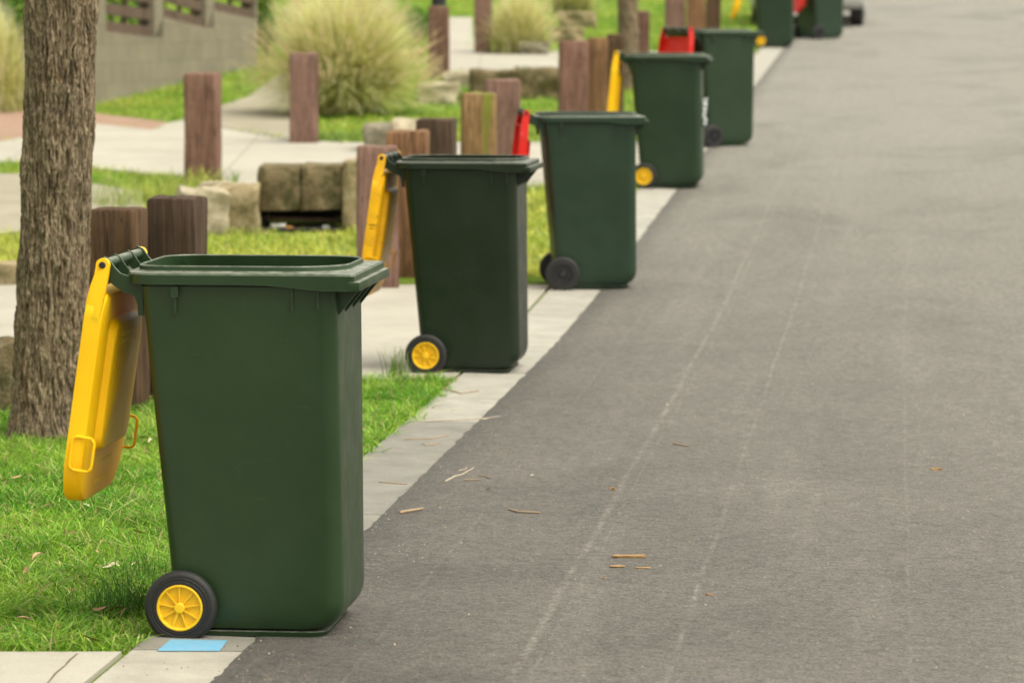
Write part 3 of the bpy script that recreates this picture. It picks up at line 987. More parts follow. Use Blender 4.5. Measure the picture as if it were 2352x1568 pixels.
# crumpled white paper stuck on the front of the fourth bin
def crumpled(name, w, h, parent, loc, mat, rot=0):
    nx, nz = 8, 12
    vs = []; fs = []
    for j in range(nz + 1):
        for i in range(nx + 1):
            u, v = i / nx, j / nz
            d = 0.05 * abs(noise.noise(Vector((u * 5, v * 6, 2)))) + 0.004
            vs.append((d, (u - .5) * w * (1 + .15 * noise.noise(Vector((v * 6, 0, 0)))), (v - .5) * h))
    for j in range(nz):
        for i in range(nx):
            a = j * (nx + 1) + i
            fs.append((a, a + 1, a + nx + 2, a + nx + 1))
    return mk(name, vs, fs, mat, parent, True, loc)
M_PAPER = mat_simple('paper', (0.42, 0.46, 0.47), 0.7, 0.15, 12, 0.2)
pp = crumpled('paper', 0.30, 0.22, b4, (0.455, 0.05, 0.56), M_PAPER)
pp['label'] = 'crumpled white paper stuck on the front of the bin'

# ------------------------------------------------------------------ trees
def trunk_mesh(R0, Hh, lean, seed, nu=300, nz=720, zfine=2.0, flare=0.04):
    V = []; 
    zs = list(np.linspace(-0.05, zfine, nz)) + list(np.linspace(zfine + 0.05, Hh, 24))
    for z in zs:
        r = R0 * (1 - 0.045 * z) + flare * math.exp(-max(z, 0) / 0.12)
        cx, cy = lean[0] * z + 0.012 * sin(z * 2.3 + seed), lean[1] * z
        for i in range(nu):
            a = 2 * pi * i / nu
            ux, uy = cos(a), sin(a)
            q = Vector((ux * R0, uy * R0, z))
            if z <= zfine:
                wq = noise.noise(q * 9 + Vector((seed, 0, 0))) * 0.012
                p1 = Vector((ux * R0 * 62 + wq * 70, uy * R0 * 62 + wq * 70, z * 10 + seed))
                p2 = Vector((ux * R0 * 130, uy * R0 * 130 + wq * 90, z * 30))
                n1 = 1 - abs(noise.noise(p1)) * 2.2
                n2 = 1 - abs(noise.noise(p2)) * 2.0
                n3 = noise.noise(q * 5 + Vector((seed, 3, 0)))
                d = 0.019 * min(1, max(n1, -0.2) * 1.5) * (0.6 + 0.8 * noise.noise(p1 * 0.4)) + 0.006 * n2 + 0.008 * n3 - 0.013
            else:
                d = 0.006 * noise.noise(Vector((ux * 4, uy * 4, z * 1.5)))
            V.append((cx + (r + d) * ux, cy + (r + d) * uy, z))
    Fs = []
    n = len(zs)
    for j in range(n - 1):
        for i in range(nu):
            Fs.append((j * nu + i, j * nu + (i + 1) % nu, (j + 1) * nu + (i + 1) % nu, (j + 1) * nu + i))
    Fs.append(tuple(range((n - 1) * nu, n * nu)))
    top = Vector((lean[0] * Hh, lean[1] * Hh, Hh))
    return V, Fs, top

def make_tree(px, py, R0, Hh, lean, seed, label, group, crown=True, **kw):
    c = G(px, py)
    root = empty('tree', (c.x, c.y, c.z))
    tag(root, label, 'tree')
    V, Fs, top = trunk_mesh(R0, Hh, lean, seed, **kw)
    mk('trunk', V, Fs, M_BARK, root, 'all')
    bm = bmesh.new()
    tips = []
    rs = random.Random(seed)
    for k in range(6):
        a = 2 * pi * k / 6 + rs.uniform(-.3, .3)
        st = top + Vector((0, 0, -0.15 * (k % 3)))
        pts = [st]
        d = Vector((cos(a), sin(a), 1.1)).normalized()
        for j in range(1, 6):
            pts.append(pts[-1] + d * 0.33 + Vector((rs.uniform(-.06, .06), rs.uniform(-.06, .06), 0.04)))
            if j > 1: tips.append(pts[-1])
        tube(bm, pts, [R0 * 0.55 * (1 - 0.17 * j) for j in range(6)], 8)
    bm_obj('limbs', bm, M_BARK, root, 60)
    n = 3800
    cen = np.array([list(tips[rs.randrange(len(tips))]) for _ in range(n)])
    P = cen + rng.normal(0, 0.22, (n, 3))
    D = rng.normal(0, 1, (n, 3)); D /= np.linalg.norm(D, axis=1)[:, None]
    E = np.cross(D, rng.normal(0, 1, (n, 3))); E /= np.linalg.norm(E, axis=1)[:, None]
    L, W = 0.07, 0.013
    Vv = np.stack([P, P + D * L * .5 + E * W, P + D * L, P + D * L * .5 - E * W], 1).reshape(-1, 3)
    b = (np.arange(n) * 4)[:, None]
    T = np.concatenate([b + np.array([[0, 1, 2]]), b + np.array([[0, 2, 3]])], 0)
    cc = np.repeat(np.array([0.06, 0.10, 0.03]) * rng.uniform(0.6, 1.4, (n, 1)), 4, axis=0)
    tris_mesh('crown', Vv, T, M_LEAF, root, cc)
    return root
t1 = make_tree(122, 1003, 0.149, 3.4, (0.024, 0.0), 4, 'thick rough barked tree trunk standing in the near grass at the left', None)
t2 = make_tree(1444, 205, 0.115, 3.2, (0.0, 0.0), 9, 'slim grey tree trunk among timber posts up the street', None, nu=60, nz=120, zfine=1.8, flare=0.02)

# ------------------------------------------------------------------ timber posts
def wood_post(px, py, w, h, yaw, mat, label, lean=(0, 0), d=None, cap=None):
    c = G(px, py)
    root = None
    d = d or w
    bm = bmesh.new()
    nx, nz = 6, 14
    bmesh.ops.create_cube(bm, size=1)
    for v in bm.verts:
        v.co = Vector((v.co.x * w, v.co.y * d, (v.co.z + 0.5) * (h + 0.05) - 0.05))
    bmesh.ops.bevel(bm, geom=bm.edges[:], offset=0.016, segments=2, affect='EDGES', profile=0.5)
    bmesh.ops.subdivide_edges(bm, edges=[e for e in bm.edges if e.calc_length() > 0.08], cuts=6, use_grid_fill=True)
    s = px * 0.37
    for v in bm.verts:
        q = Vector((v.co.x * 14 + s, v.co.y * 14, v.co.z * 2.2))
        k = noise.noise(q) * 0.010 + 0.004 * noise.noise(q * 3)
        v.co.x += k * (1 if v.co.x > 0 else -1); v.co.y += k * (1 if v.co.y > 0 else -1)
        if v.co.z > h * 0.9: v.co.z += 0.012 * noise.noise(Vector((v.co.x * 9 + s, v.co.y * 9, 0)))
    o = bm_obj('timber_post', bm, mat, None, 40, (c.x, c.y, c.z))
    o.rotation_euler = (lean[1], lean[0], radians(yaw))
    tag(o, label, 'post', 'timber bollard posts along the verge')
    return o
W_RED = mat_wood('faded_red_timber', (0.165, 0.085, 0.062), (0.235, 0.135, 0.10), (0.085, 0.042, 0.03), 0, 0)
W_RED2 = mat_wood('mauve_timber', (0.175, 0.095, 0.073), (0.235, 0.145, 0.115), (0.115, 0.06, 0.045), 0, 3)
W_BRN = mat_wood('brown_timber', (0.068, 0.040, 0.020), (0.115, 0.064, 0.034), (0.032, 0.019, 0.011), 0, 5)
W_DRK = mat_wood('dark_timber', (0.058, 0.036, 0.023), (0.088, 0.056, 0.037), (0.028, 0.017, 0.012), 0, 8)
W_ORG = mat_wood('orange_brown_timber', (0.17, 0.085, 0.042), (0.25, 0.14, 0.07), (0.08, 0.04, 0.022), 0, 11)
W_MOSS = mat_wood('mossy_timber', (0.20, 0.115, 0.05), (0.29, 0.18, 0.085), (0.09, 0.05, 0.025), 0.85, 14)

wood_post(272, 936, 0.225, 0.875, -9, W_BRN, 'dark brown square post beside the thick tree trunk, behind the open yellow lid')
wood_post(410, 914, 0.230, 0.905, -11, W_DRK, 'thick dark timber post right of the shorter brown one beside the nearest bin')
wood_post(868, 657, 0.235, 0.835, 2, W_RED2, 'tall mauve timber post beside the stained yellow lid')
wood_post(467, 417, 0.255, 0.85, -4, W_RED, 'reddish timber post alone on the pale footpath by the weeds')
wood_post(699, 327, 0.245, 0.80, 2, W_RED2, 'faded red timber post standing in front of the big fountain grass')
wood_post(1008, 180, 0.235, 0.83, 0, W_RED, 'timber post with the black light on top, right of the big fountain grass')
wood_post(1110, 121, 0.225, 0.84, 0, W_RED2, 'mauve timber post at the left of the smaller fountain grass')
wood_post(938, 628, 0.245, 0.875, -3, W_ORG, 'low brown timber post with a green streak, right of the tall mauve post')
wood_post(1002, 575, 0.240, 0.855, -6, W_DRK, 'dark weathered post stump between the low brown post and the mossy post')
wood_post(1099, 507, 0.240, 0.895, 0, W_MOSS, 'yellow brown post with bright moss stripes, above the second bin')
wood_post(1155, 478, 0.245, 0.930, 0, W_RED2, 'mauve post just behind the mossy one')
wood_post(1316, 313, 0.255, 0.870, 3, W_RED, 'reddish grey split timber post left of the second yellow lid up the street')
wood_post(1372, 288, 0.190, 0.835, 0, W_ORG, 'orange brown post between the grey split post and the slim tree')
wood_post(1412, 262, 0.165, 0.79, 4, W_BRN, 'brown post at the foot of the slim tree trunk')
wood_post(1478, 203, 0.130, 0.85, 0, W_RED, 'narrow dark red post to the right of the slim tree trunk')
wood_post(1550, 158, 0.235, 0.88, 0, W_RED2, 'wide mauve post rising behind the red lid')
wood_post(1598, 140, 0.215, 0.88, 0, W_ORG, 'orange brown post right of the wide mauve post behind the red lid')
wood_post(1638, 118, 0.18, 0.88, 3, W_BRN, 'last dark brown post, left of the farthest yellow lid')

def black_light(px, py, y):
    c = G(px, py)
    root = empty('post_light', (c.x, c.y + 0.0, c.z + 0.845))
    bm = bmesh.new()
    tube(bm, [(0, 0, -0.01), (0, 0, 0.20)], 0.085, 20)
    bm_obj('lamp_body', bm, M_BLK, root, 40)
    bm = bmesh.new(); tube(bm, [(0, 0, 0.20), (0, 0, 0.225), (0, 0, 0.24)], [0.10, 0.10, 0.04], 20)
    bm_obj('lamp_cap', bm, M_BLK, root, 40)
    tag(root, 'small black cylindrical light on top of a timber post', 'light')
black_light(1008, 180, 0)

# ------------------------------------------------------------------ rocks
S_TAN = mat_stone('sandstone', (0.30, 0.235, 0.13), (0.44, 0.36, 0.22), (0.12, 0.115, 0.05), 0.6)
S_MOSS = mat_stone('mossy_sandstone', (0.155, 0.118, 0.062), (0.28, 0.22, 0.125), (0.058, 0.062, 0.022), 0.85)
S_GREY = mat_stone('grey_stone', (0.22, 0.20, 0.15), (0.36, 0.32, 0.24), (0.10, 0.10, 0.06), 0.5)
S_PALE = mat_stone('pale_sandstone', (0.42, 0.35, 0.24), (0.56, 0.49, 0.36), (0.20, 0.18, 0.10), 0.4)
def rock(name, x, y, z0, sx, sy, sz, mat, label, yaw=0, rough=0.10, seed=0, group=None, cat='rock', cuts=5, bev=0.028):
    bm = bmesh.new()
    bmesh.ops.create_cube(bm, size=1)
    bmesh.ops.bevel(bm, geom=bm.edges[:], offset=bev * 2, segments=2, affect='EDGES', profile=0.6)
    bmesh.ops.subdivide_edges(bm, edges=bm.edges[:], cuts=cuts, use_grid_fill=True)
    for v in bm.verts:
        q = Vector((v.co.x * 2.3 + seed, v.co.y * 2.3, v.co.z * 2.3))
        q2 = q * 3.5
        n3 = Vector((noise.noise(q), noise.noise(q + Vector((9, 0, 0))), noise.noise(q + Vector((0, 9, 0)))))
        v.co += n3 * rough + v.co.normalized() * noise.noise(q2) * rough * 0.4
        v.co = Vector((v.co.x * sx, v.co.y * sy, (v.co.z + 0.5) * sz))
    o = bm_obj(name, bm, mat, None, 50, (x, y, z0))
    o.rotation_euler = (0, 0, radians(yaw))
    tag(o, label, cat, group)
    return o
def rockp(px0, px1, ptop, pbot, depth, mat, label, seed, yaw=0, name='rock', **kw):
    c = G((px0 + px1) / 2, pbot)
    s = F / c.y
    w = (px1 - px0) / s; h = (pbot - ptop) / s
    return rock(name, c.x, c.y + depth / 2, c.z - 0.02, w, depth, h + 0.02, mat, label, yaw, seed=seed, **kw)

# stone culvert with its dark opening
cc = G(700, 522)
cs = F / cc.y
def culvert():
    root = empty('stone_culvert', (cc.x, cc.y, cc.z))
    tag(root, 'stone drain culvert with a dark opening under two squared sandstone blocks', 'culvert')
    def X(px): return (px - 700) / cs
    def Z(py): return (522 - py) / cs
    def blk(name, x0, x1, z0, z1, y0, y1, mat, seed, rough=0.05):
        o = rock(name, (x0 + x1) / 2, (y0 + y1) / 2, z0, x1 - x0, y1 - y0, z1 - z0, mat, None, rough=rough, seed=seed, bev=0.016)
        for k in ('label', 'category'): 
            if k in o: del o[k]
        o.parent = root
        return o
    blk('lintel_block', X(594), X(690), Z(479), Z(378), -0.05, 0.55, S_MOSS, 1)
    blk('lintel_block', X(691), X(787), Z(479), Z(377), -0.04, 0.55, S_MOSS, 7.7)
    blk('side_block', X(788), X(850), Z(528), Z(368), -0.06, 0.55, S_TAN, 13.1, 0.07)
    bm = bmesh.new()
    # chamber and front plate, near black to paint in the opening's shade
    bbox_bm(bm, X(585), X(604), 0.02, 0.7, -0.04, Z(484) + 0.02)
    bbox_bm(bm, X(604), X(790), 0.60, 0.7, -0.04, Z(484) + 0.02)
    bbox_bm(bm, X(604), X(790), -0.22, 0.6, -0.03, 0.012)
    bm_obj('chamber', bm, mat_simple('culvert_shade_black', (0.010, 0.009, 0.006), 0.9, 0.3, 20, 0.4), root)
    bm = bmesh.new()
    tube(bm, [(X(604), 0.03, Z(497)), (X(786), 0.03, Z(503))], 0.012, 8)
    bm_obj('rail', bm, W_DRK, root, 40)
culvert()
rockp(500, 592, 425, 534, 0.40, S_TAN, 'square sandstone rock just left of the culvert opening', 3.1)
rockp(405, 512, 432, 540, 0.45, S_PALE, 'pale topped sandstone rock behind the thick dark post', 5.4, yaw=10)
rockp(455, 560, 418, 470, 0.40, S_PALE, 'low pale sandstone slab at the foot of the lone reddish post', 8.8)
rockp(-60, 42, 788, 950, 0.35, S_MOSS, 'mossy rock at the left edge beside the thick tree trunk', 6.6, rough=0.14)
rockp(-90, 50, 602, 655, 0.25, S_TAN, 'low stone edging at the left edge beyond the concrete', 9.9)
rockp(835, 905, 283, 350, 0.5, S_GREY, 'grey stone block below the big fountain grass', 2.2)
rockp(900, 985, 274, 350, 0.6, S_PALE, 'second pale stone block below the big fountain grass, behind the low brown post', 4.9)
rockp(1018, 1100, 165, 200, 0.7, S_PALE, 'pale slab of rock at the right foot of the black light post', 1.7)
rockp(1080, 1175, 160, 225, 0.7, S_MOSS, 'dark mossy rock with an ochre face, middle of the rock row', 11.3)
rockp(1170, 1290, 158, 228, 0.7, S_MOSS, 'dark mossy rock at the right end of the rock row, left of the split post', 12.9)
rockp(1195, 1262, 95, 126, 0.6, S_GREY, 'low grey rock at the foot of the smaller fountain grass', 14.2)
rockp(1285, 1368, 28, 66, 0.8, S_TAN, 'stepped tan stone wall right of the smaller fountain grass', 15.5)
rockp(1262, 1340, 62, 100, 0.8, S_TAN, 'lower step of tan stone right of the smaller fountain grass', 17.5)
rockp(960, 1050, 190, 240, 0.6, S_PALE, 'pale rock between fountain grass and mossy rocks', 19.5)

# litter at the culvert mouth
M_CHIP0 = mat_simple('orange_litter', (0.45, 0.22, 0.05), 0.7)
def scrap(px, py, w, h, mat, label, seed):
    c = G(px, py)
    o = rock('litter', c.x, c.y, c.z + 0.01, w, w * .6, h, mat, label, seed=seed, rough=0.25, cat='litter', cuts=2)
scrap(640, 524, 0.09, 0.03, mat_simple('white_litter', (0.5, 0.5, 0.45), 0.6), 'scrap of white litter at the left of the culvert mouth', 3)
scrap(664, 526, 0.045, 0.02, M_CHIP0, 'orange scrap of litter beside the white one at the culvert', 5)
scrap(748, 526, 0.04, 0.025, mat_simple('pale_litter', (0.36, 0.38, 0.38), 0.5), 'tiny pale litter at the right of the culvert mouth', 8)

# ------------------------------------------------------------------ block wall with timber infill
A = G(222, 239); B = G(592, 151)
dirw = (B - A); dirw.z = 0; wl = dirw.length; dirw.normalize()
def wall_sz(px, py):
    d = ray(px, py)
    nrm = Vector((-dirw.y, dirw.x, 0))
    t = (A - Vector((0, 0, H))).dot(nrm) / d.dot(nrm)
    p = Vector((0, 0, H)) + d * t
    return ((p - A).dot(dirw), p.z)
wall = empty('block_wall', (A.x, A.y, 0), math.atan2(dirw.y, dirw.x))
tag(wall, 'beige blockwork garden wall with brown timber slat panels, behind the thick tree trunk', 'wall')
bays = [((243, 70), (355, 84)), ((375, 37), (473, 62)), ((491, 21), (588, 43))]
TOPZ = wall_sz(400, 0)[1] + 1.0
bm = bmesh.new()
ends = wall_sz(592, 151)[0]
sleft = wall_sz(150, 200)[0]
pts = [(sleft, 0.3), (ends, 0.6)]
profile = [(ends, wall_sz(591, 40)[1] + 0.9)]
bay_sz = [(wall_sz(*a), wall_sz(*b)) for a, b in bays]
th = 0.19
poly = [(sleft, 0.25), (ends, 0.25), (ends, bay_sz[2][1][1])]
for (a, b) in bay_sz[::-1]:
    poly += [(b[0], b[1]), (a[0], a[1])]
    # straight face of the pier between bays
poly += [(sleft, bay_sz[0][0][1])]
prism_xz(bm, poly, 0, th)
# piers
edges_s = [sleft] + [v for a, b in bay_sz for v in (a[0], b[0])] + [ends]
zt = [bay_sz[i][0][1] + 0.95 for i in range(3)]
for i in range(4):
    s0, s1 = edges_s[2 * i], edges_s[2 * i + 1]
    zb = [bay_sz[0][0][1], bay_sz[0][1][1], bay_sz[1][1][1], bay_sz[2][1][1]][i]
    bbox_bm(bm, s0, s1, 0.0, th, zb - 0.4 if False else zb - 0.001, zt[min(i, 2)] + 0.06)
for i in range(3):
    a, b = bay_sz[i]
    bbox_bm(bm, a[0], b[0], 0.0, th, zt[i] - 0.12, zt[i] + 0.05)
bm_obj('blockwork', bm, M_BLOCK, wall)
W_SLAT = mat_wood('slat_timber', (0.10, 0.066, 0.048), (0.155, 0.108, 0.08), (0.06, 0.038, 0.03), 0, 20)
for i, (a, b) in enumerate(bay_sz):
    sl = (b[1] - a[1]) / (b[0] - a[0])
    bm = bmesh.new()
    hgt = 0.115; gap = 0.07
    z = 0.0
    L = b[0] - a[0]
    for k in range(6):
        q = [(a[0], a[1] + z), (b[0], b[1] + z), (b[0], b[1] + z + hgt), (a[0], a[1] + z + hgt)]
        prism_xz(bm, q, 0.04, 0.075)
        z += hgt + gap
        if a[1] + z > zt[i] - 0.2: break
    for u in (a[0], a[0] + L * .55, b[0] - 0.05):
        zz = a[1] + sl * (u - a[0])
        prism_xz(bm, [(u, zz), (u + 0.05, zz + sl * .05), (u + 0.05, zt[i] - 0.12), (u, zt[i] - 0.12)], 0.076, 0.12)
    bm_obj('timber_panel', bm, W_SLAT, wall)
# low wall at the left edge, set back behind the grass clump
lp = G(-10, 232)
lw = empty('low_wall', (lp.x, lp.y, lp.z), radians(8))
tag(lw, 'low grey garden wall at the left edge, beyond the trunk', 'wall')
M_GREYW = mat_concrete('grey_wall', (0.24, 0.235, 0.20), (0.30, 0.29, 0.245), None, 0.2)
bm = bmesh.new(); bbox_bm(bm, -3.5, 0.62, 0, 0.2, -0.1, 0.62, 0.01)
bm_obj('wall_face', bm, M_GREYW, lw)
bm = bmesh.new(); bbox_bm(bm, -3.52, 0.64, -0.02, 0.22, 0.6205, 0.68, 0.01)
bm_obj('wall_cap', bm, M_GREYW, lw)

# ------------------------------------------------------------------ fountain grass clumps
def clump(px, py, wpx, hpx, nb, npl, label, seed, dens_col=1.0):
    c = G(px, py); s = F / c.y
    W = wpx / s / 2; Hc = hpx / s
    root = empty('fountain_grass', (c.x, c.y, c.z))
    tag(root, label, 'ornamental grass')
    r = np.random.default_rng(seed)
    n = nb
    az = r.uniform(0, 2 * pi, n)
    ph = np.arccos(r.uniform(-0.05, 1.0, n)) * r.uniform(0.75, 1.0, n)     # lean from the vertical, spread over a dome
    k = r.uniform(0.60, 1.08, n); lg = r.uniform(0, 1, n) < 0.14; k[lg] = r.uniform(1.05, 1.26, lg.sum())
    m = 7
    tipr = W * np.sin(ph) * k * 1.04; tipz = np.maximum(Hc * np.cos(ph) * k, 0.03)
    ctr = tipr * 0.42; ctz = np.maximum(tipz * 1.02, 0.0) * 0.75 + Hc * 0.22 * np.sin(ph)
    wd = r.uniform(0.003, 0.0075, n)
    fa = r.uniform(0, 2 * pi, n)
    b0x, b0y = r.normal(0, 0.11, n), r.normal(0, 0.11, n)
    V = []
    sw = r.normal(0, 0.16, n)
    for j in range(m):
        t = j / (m - 1)
        rad = 2 * (1 - t) * t * ctr + t * t * tipr
        z = 2 * (1 - t) * t * ctz + t * t * tipz
        aj = az + sw * t
        x = b0x * (1 - t * .5) + np.cos(aj) * rad; y = b0y * (1 - t * .5) + np.sin(aj) * rad
        z = np.maximum(z, 0.008)
        ww = wd * (1 - 0.8 * t)
        V.append(np.stack([x - np.cos(fa) * ww, y - np.sin(fa) * ww, z], 1)); V.append(np.stack([x + np.cos(fa) * ww, y + np.sin(fa) * ww, z], 1))
    V = np.stack(V, 1).reshape(-1, 3)
    b = (np.arange(n) * 2 * m)[:, None]
    T = []
    for j in range(m - 1):
        T += [b + np.array([[2 * j, 2 * j + 1, 2 * j + 3]]), b + np.array([[2 * j, 2 * j + 3, 2 * j + 2]])]
    T = np.concatenate(T, 0)
    t = r.uniform(0, 1, (n, 1)) ** 0.8
    col = np.array([0.34, 0.38, 0.05]) * (1 - t) + np.array([0.80, 0.73, 0.36]) * t
    col[lg] = np.array([0.82, 0.76, 0.46])
    dk = (r.uniform(0, 1, n) < 0.13) & ~lg
    col[dk] = np.array([0.13, 0.19, 0.025])
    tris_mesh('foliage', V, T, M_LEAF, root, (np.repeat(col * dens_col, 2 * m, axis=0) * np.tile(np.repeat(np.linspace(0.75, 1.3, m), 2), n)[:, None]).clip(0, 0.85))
    # seed heads
    n = npl
    az = r.uniform(0, 2 * pi, n); ph = np.arccos(r.uniform(0.25, 1.0, n))
    k = r.uniform(0.88, 1.08, n)
    out = np.sin(ph) * k; hh = np.maximum(Hc * np.cos(ph) * k, 0.06)
    VV = []; TT = []; cnt = 0; CC = []
    for i in range(n):
        p = np.array([cos(az[i]) * out[i] * W, sin(az[i]) * out[i] * W, hh[i]])
        d = np.array([cos(az[i]) * out[i] * 0.9, sin(az[i]) * out[i] * .9, 1.25 - 0.75 * out[i]]); d /= np.linalg.norm(d)
        Lp = r.uniform(0.12, 0.22); base = np.array([0.66, 0.54, 0.34]) * r.uniform(0.8, 1.2)
        for k in range(34):
            tt = r.uniform(0, 1)
            q = p + d * Lp * tt
            e = r.normal(0, 1, 3); e -= d * e.dot(d); e /= np.linalg.norm(e)
            rd = 0.014 * (sin(pi * min(1, tt * 0.9 + 0.1)) ** 0.6 + 0.1)
            tip = q + e * rd + d * 0.018
            f = np.cross(d, e) * 0.003
            VV += [q - f, q + f, tip]; TT.append((cnt, cnt + 1, cnt + 2)); cnt += 3
            CC += [base] * 3
    tris_mesh('seed_heads', np.array(VV), np.array(TT), M_LEAF, root, np.array(CC))
    return root
clump(788, 262, 415, 275, 17000, 900, 'big blonde fountain grass clump behind the faded red post', 1)
clump(1195, 122, 170, 135, 6500, 150, 'smaller fountain grass clump right of the mauve post', 2)
clump(-20, 255, 180, 225, 6500, 120, 'fountain grass clump cut by the left edge of the picture', 3)
clump(1315, 30, 130, 80, 4500, 60, 'yellow green grass clump above the stepped stone wall', 4)
# green shrubs seen past the end of the wall
def shrub(px, py, wpx, hpx, n, label, seed, col=(0.10, 0.17, 0.03)):
    c = G(px, py); s = F / c.y
    root = empty('shrub', (c.x, c.y, c.z)); tag(root, label, 'shrub')
    r = np.random.default_rng(seed)
    W, Hc = wpx / s / 2, hpx / s
    k = r.normal(0, 1, (26, 3)); k /= np.linalg.norm(k, axis=1)[:, None]
    cen = k * r.uniform(0.35, 0.8, (26, 1)) * np.array([W, W, Hc / 2]) + np.array([0, 0, Hc / 2])
    P = cen[r.integers(0, 26, n)] + r.normal(0, 1, (n, 3)) * np.array([W, W, Hc / 2]) * 0.2
    P[:, 2] = np.abs(P[:, 2])
    D = r.normal(0, 1, (n, 3)); D /= np.linalg.norm(D, axis=1)[:, None]
    E = np.cross(D, r.normal(0, 1, (n, 3))); E /= np.linalg.norm(E, axis=1)[:, None]
    L, Wd = 0.06, 0.016
    Vv = np.stack([P, P + D * L * .5 + E * Wd, P + D * L, P + D * L * .5 - E * Wd], 1).reshape(-1, 3)
    b = (np.arange(n) * 4)[:, None]
    T = np.concatenate([b + np.array([[0, 1, 2]]), b + np.array([[0, 2, 3]])], 0)
    tris_mesh('leaves', Vv, T, M_LEAF, root, np.repeat(np.array(col) * r.uniform(0.5, 1.6, (n, 1)), 4, axis=0))
    bm = bmesh.new()
    for i in range(7):
        a = r.uniform(0, 6.28)
        tube(bm, [(0, 0, 0), (cos(a) * W * .3, sin(a) * W * .3, Hc * .5), (cos(a) * W * .6, sin(a) * W * .6, Hc * .85)], [0.012, 0.008, 0.004], 5)
    bm_obj('stems', bm, M_BARK, root, 60)
    return root
shrub(612, 130, 60, 175, 1800, 'bright green shrub at the right end of the block wall', 5, (0.16, 0.26, 0.03))
shrub(960, 95, 80, 80, 1200, 'low green plant behind the big fountain grass on the right', 6, (0.10, 0.24, 0.02))
shrub(1225, 210, 110, 60, 1500, 'dark green ground plant growing over the mossy rocks', 7, (0.07, 0.12, 0.03))
def back_shrub(px, depth_add, w, h, label, seed, col):
    p = wall_sz(px, 60)
    q = A + dirw * p[0] + Vector((-dirw.y, dirw.x, 0)) * depth_add
    root = shrub(500, 200, 100, 100, 10, label, seed) if False else None
    c = q; r = np.random.default_rng(seed)
    root = empty('shrub', (c.x, c.y, gz(c.y))); tag(root, label, 'shrub')
    n = 3000
    P = r.normal(0, 1, (n, 3)) * np.array([w * .35, w * .2, h * .25]) + np.array([0, 0, h * .5])
    P[:, 2] = np.abs(P[:, 2])
    D = r.normal(0, 1, (n, 3)); D /= np.linalg.norm(D, axis=1)[:, None]
    E = np.cross(D, r.normal(0, 1, (n, 3))); E /= np.linalg.norm(E, axis=1)[:, None]
    Vv = np.stack([P, P + D * .04 + E * .02, P + D * .08, P + D * .04 - E * .02], 1).reshape(-1, 3)
    b = (np.arange(n) * 4)[:, None]
    T = np.concatenate([b + np.array([[0, 1, 2]]), b + np.array([[0, 2, 3]])], 0)
    tris_mesh('leaves', Vv, T, M_LEAF, root, np.repeat(np.array(col) * r.uniform(0.4, 1.7, (n, 1)), 4, axis=0))
back_shrub(300, 1.9, 1.3, 1.9, 'green shrub seen through the first slat panel of the block wall', 21, (0.09, 0.20, 0.02))
back_shrub(440, 1.9, 1.3, 1.9, 'green shrub seen through the middle slat panel of the block wall', 22, (0.09, 0.15, 0.02))
back_shrub(545, 1.7, 1.2, 1.9, 'green shrub seen through the last slat panel of the block wall', 23, (0.09, 0.20, 0.02))

# ------------------------------------------------------------------ weeds and tufts
def tuft(px, py, n, hmin, hmax, spread, label, seed, col, w=0.004, lean=1.0, heads=0):
    c = G(px, py)
    r = np.random.default_rng(seed)
    root = empty('weed_tuft', (c.x, c.y, c.z)); tag(root, label, 'weed')
    P = r.normal(0, spread, (n, 2))
    z0 = np.zeros(n)
    cols = np.array(col) * r.uniform(0.6, 1.5, (n, 1))
    V, T, C = blades(P, r.uniform(hmin, hmax, n), np.full(n, w), r.uniform(0.1, lean, n), cols, z0=z0)
    tris_mesh('leaves', V, T, M_GRASS, root, C)
tuft(285, 1400, 260, 0.06, 0.17, 0.055, 'long dark grass tuft growing against the near wheel', 31, (0.055, 0.15, 0.015), 0.0025, 1.1)
tuft(330, 1330, 60, 0.10, 0.22, 0.05, 'thin long grass stems behind the near wheel', 32, (0.07, 0.17, 0.02), 0.002, 0.9)
tuft(910, 868, 60, 0.05, 0.20, 0.03, 'spindly weed at the driveway edge beside the yellow wheel of the second bin', 33, (0.16, 0.26, 0.05), 0.0045, 0.6)
tuft(985, 880, 40, 0.04, 0.09, 0.03, 'small weed in front of the second bin wheel', 34, (0.16, 0.26, 0.05), 0.004, 0.8)
tuft(270, 470, 170, 0.05, 0.30, 0.15, 'tall yellow green weeds right of the thick trunk', 35, (0.28, 0.36, 0.08), 0.006, 0.8)
tuft(400, 455, 240, 0.08, 0.26, 0.2, 'bushy yellow weeds between thick post and footpath', 36, (0.32, 0.38, 0.08), 0.007, 1.2)
tuft(452, 428, 90, 0.06, 0.22, 0.12, 'yellow flowering weeds at the foot of the lone reddish post', 37, (0.38, 0.40, 0.09), 0.012, 0.9)
tuft(518, 422, 30, 0.06, 0.16, 0.05, 'thin green weed right of the lone reddish post', 38, (0.16, 0.26, 0.05), 0.010, 0.6)
tuft(770, 322, 240, 0.05, 0.14, 0.16, 'low green weeds at the foot of the big fountain grass', 39, (0.19, 0.29, 0.06), 0.010, 1.2)
tuft(20, 590, 120, 0.03, 0.12, 0.12, 'yellowing weeds at the left edge behind the trunk', 40, (0.36, 0.36, 0.09), 0.008, 1.2)
tuft(1050, 228, 160, 0.05, 0.12, 0.2, 'bright grass tuft left of the mossy rocks', 41, (0.12, 0.28, 0.03), 0.010, 1.2)

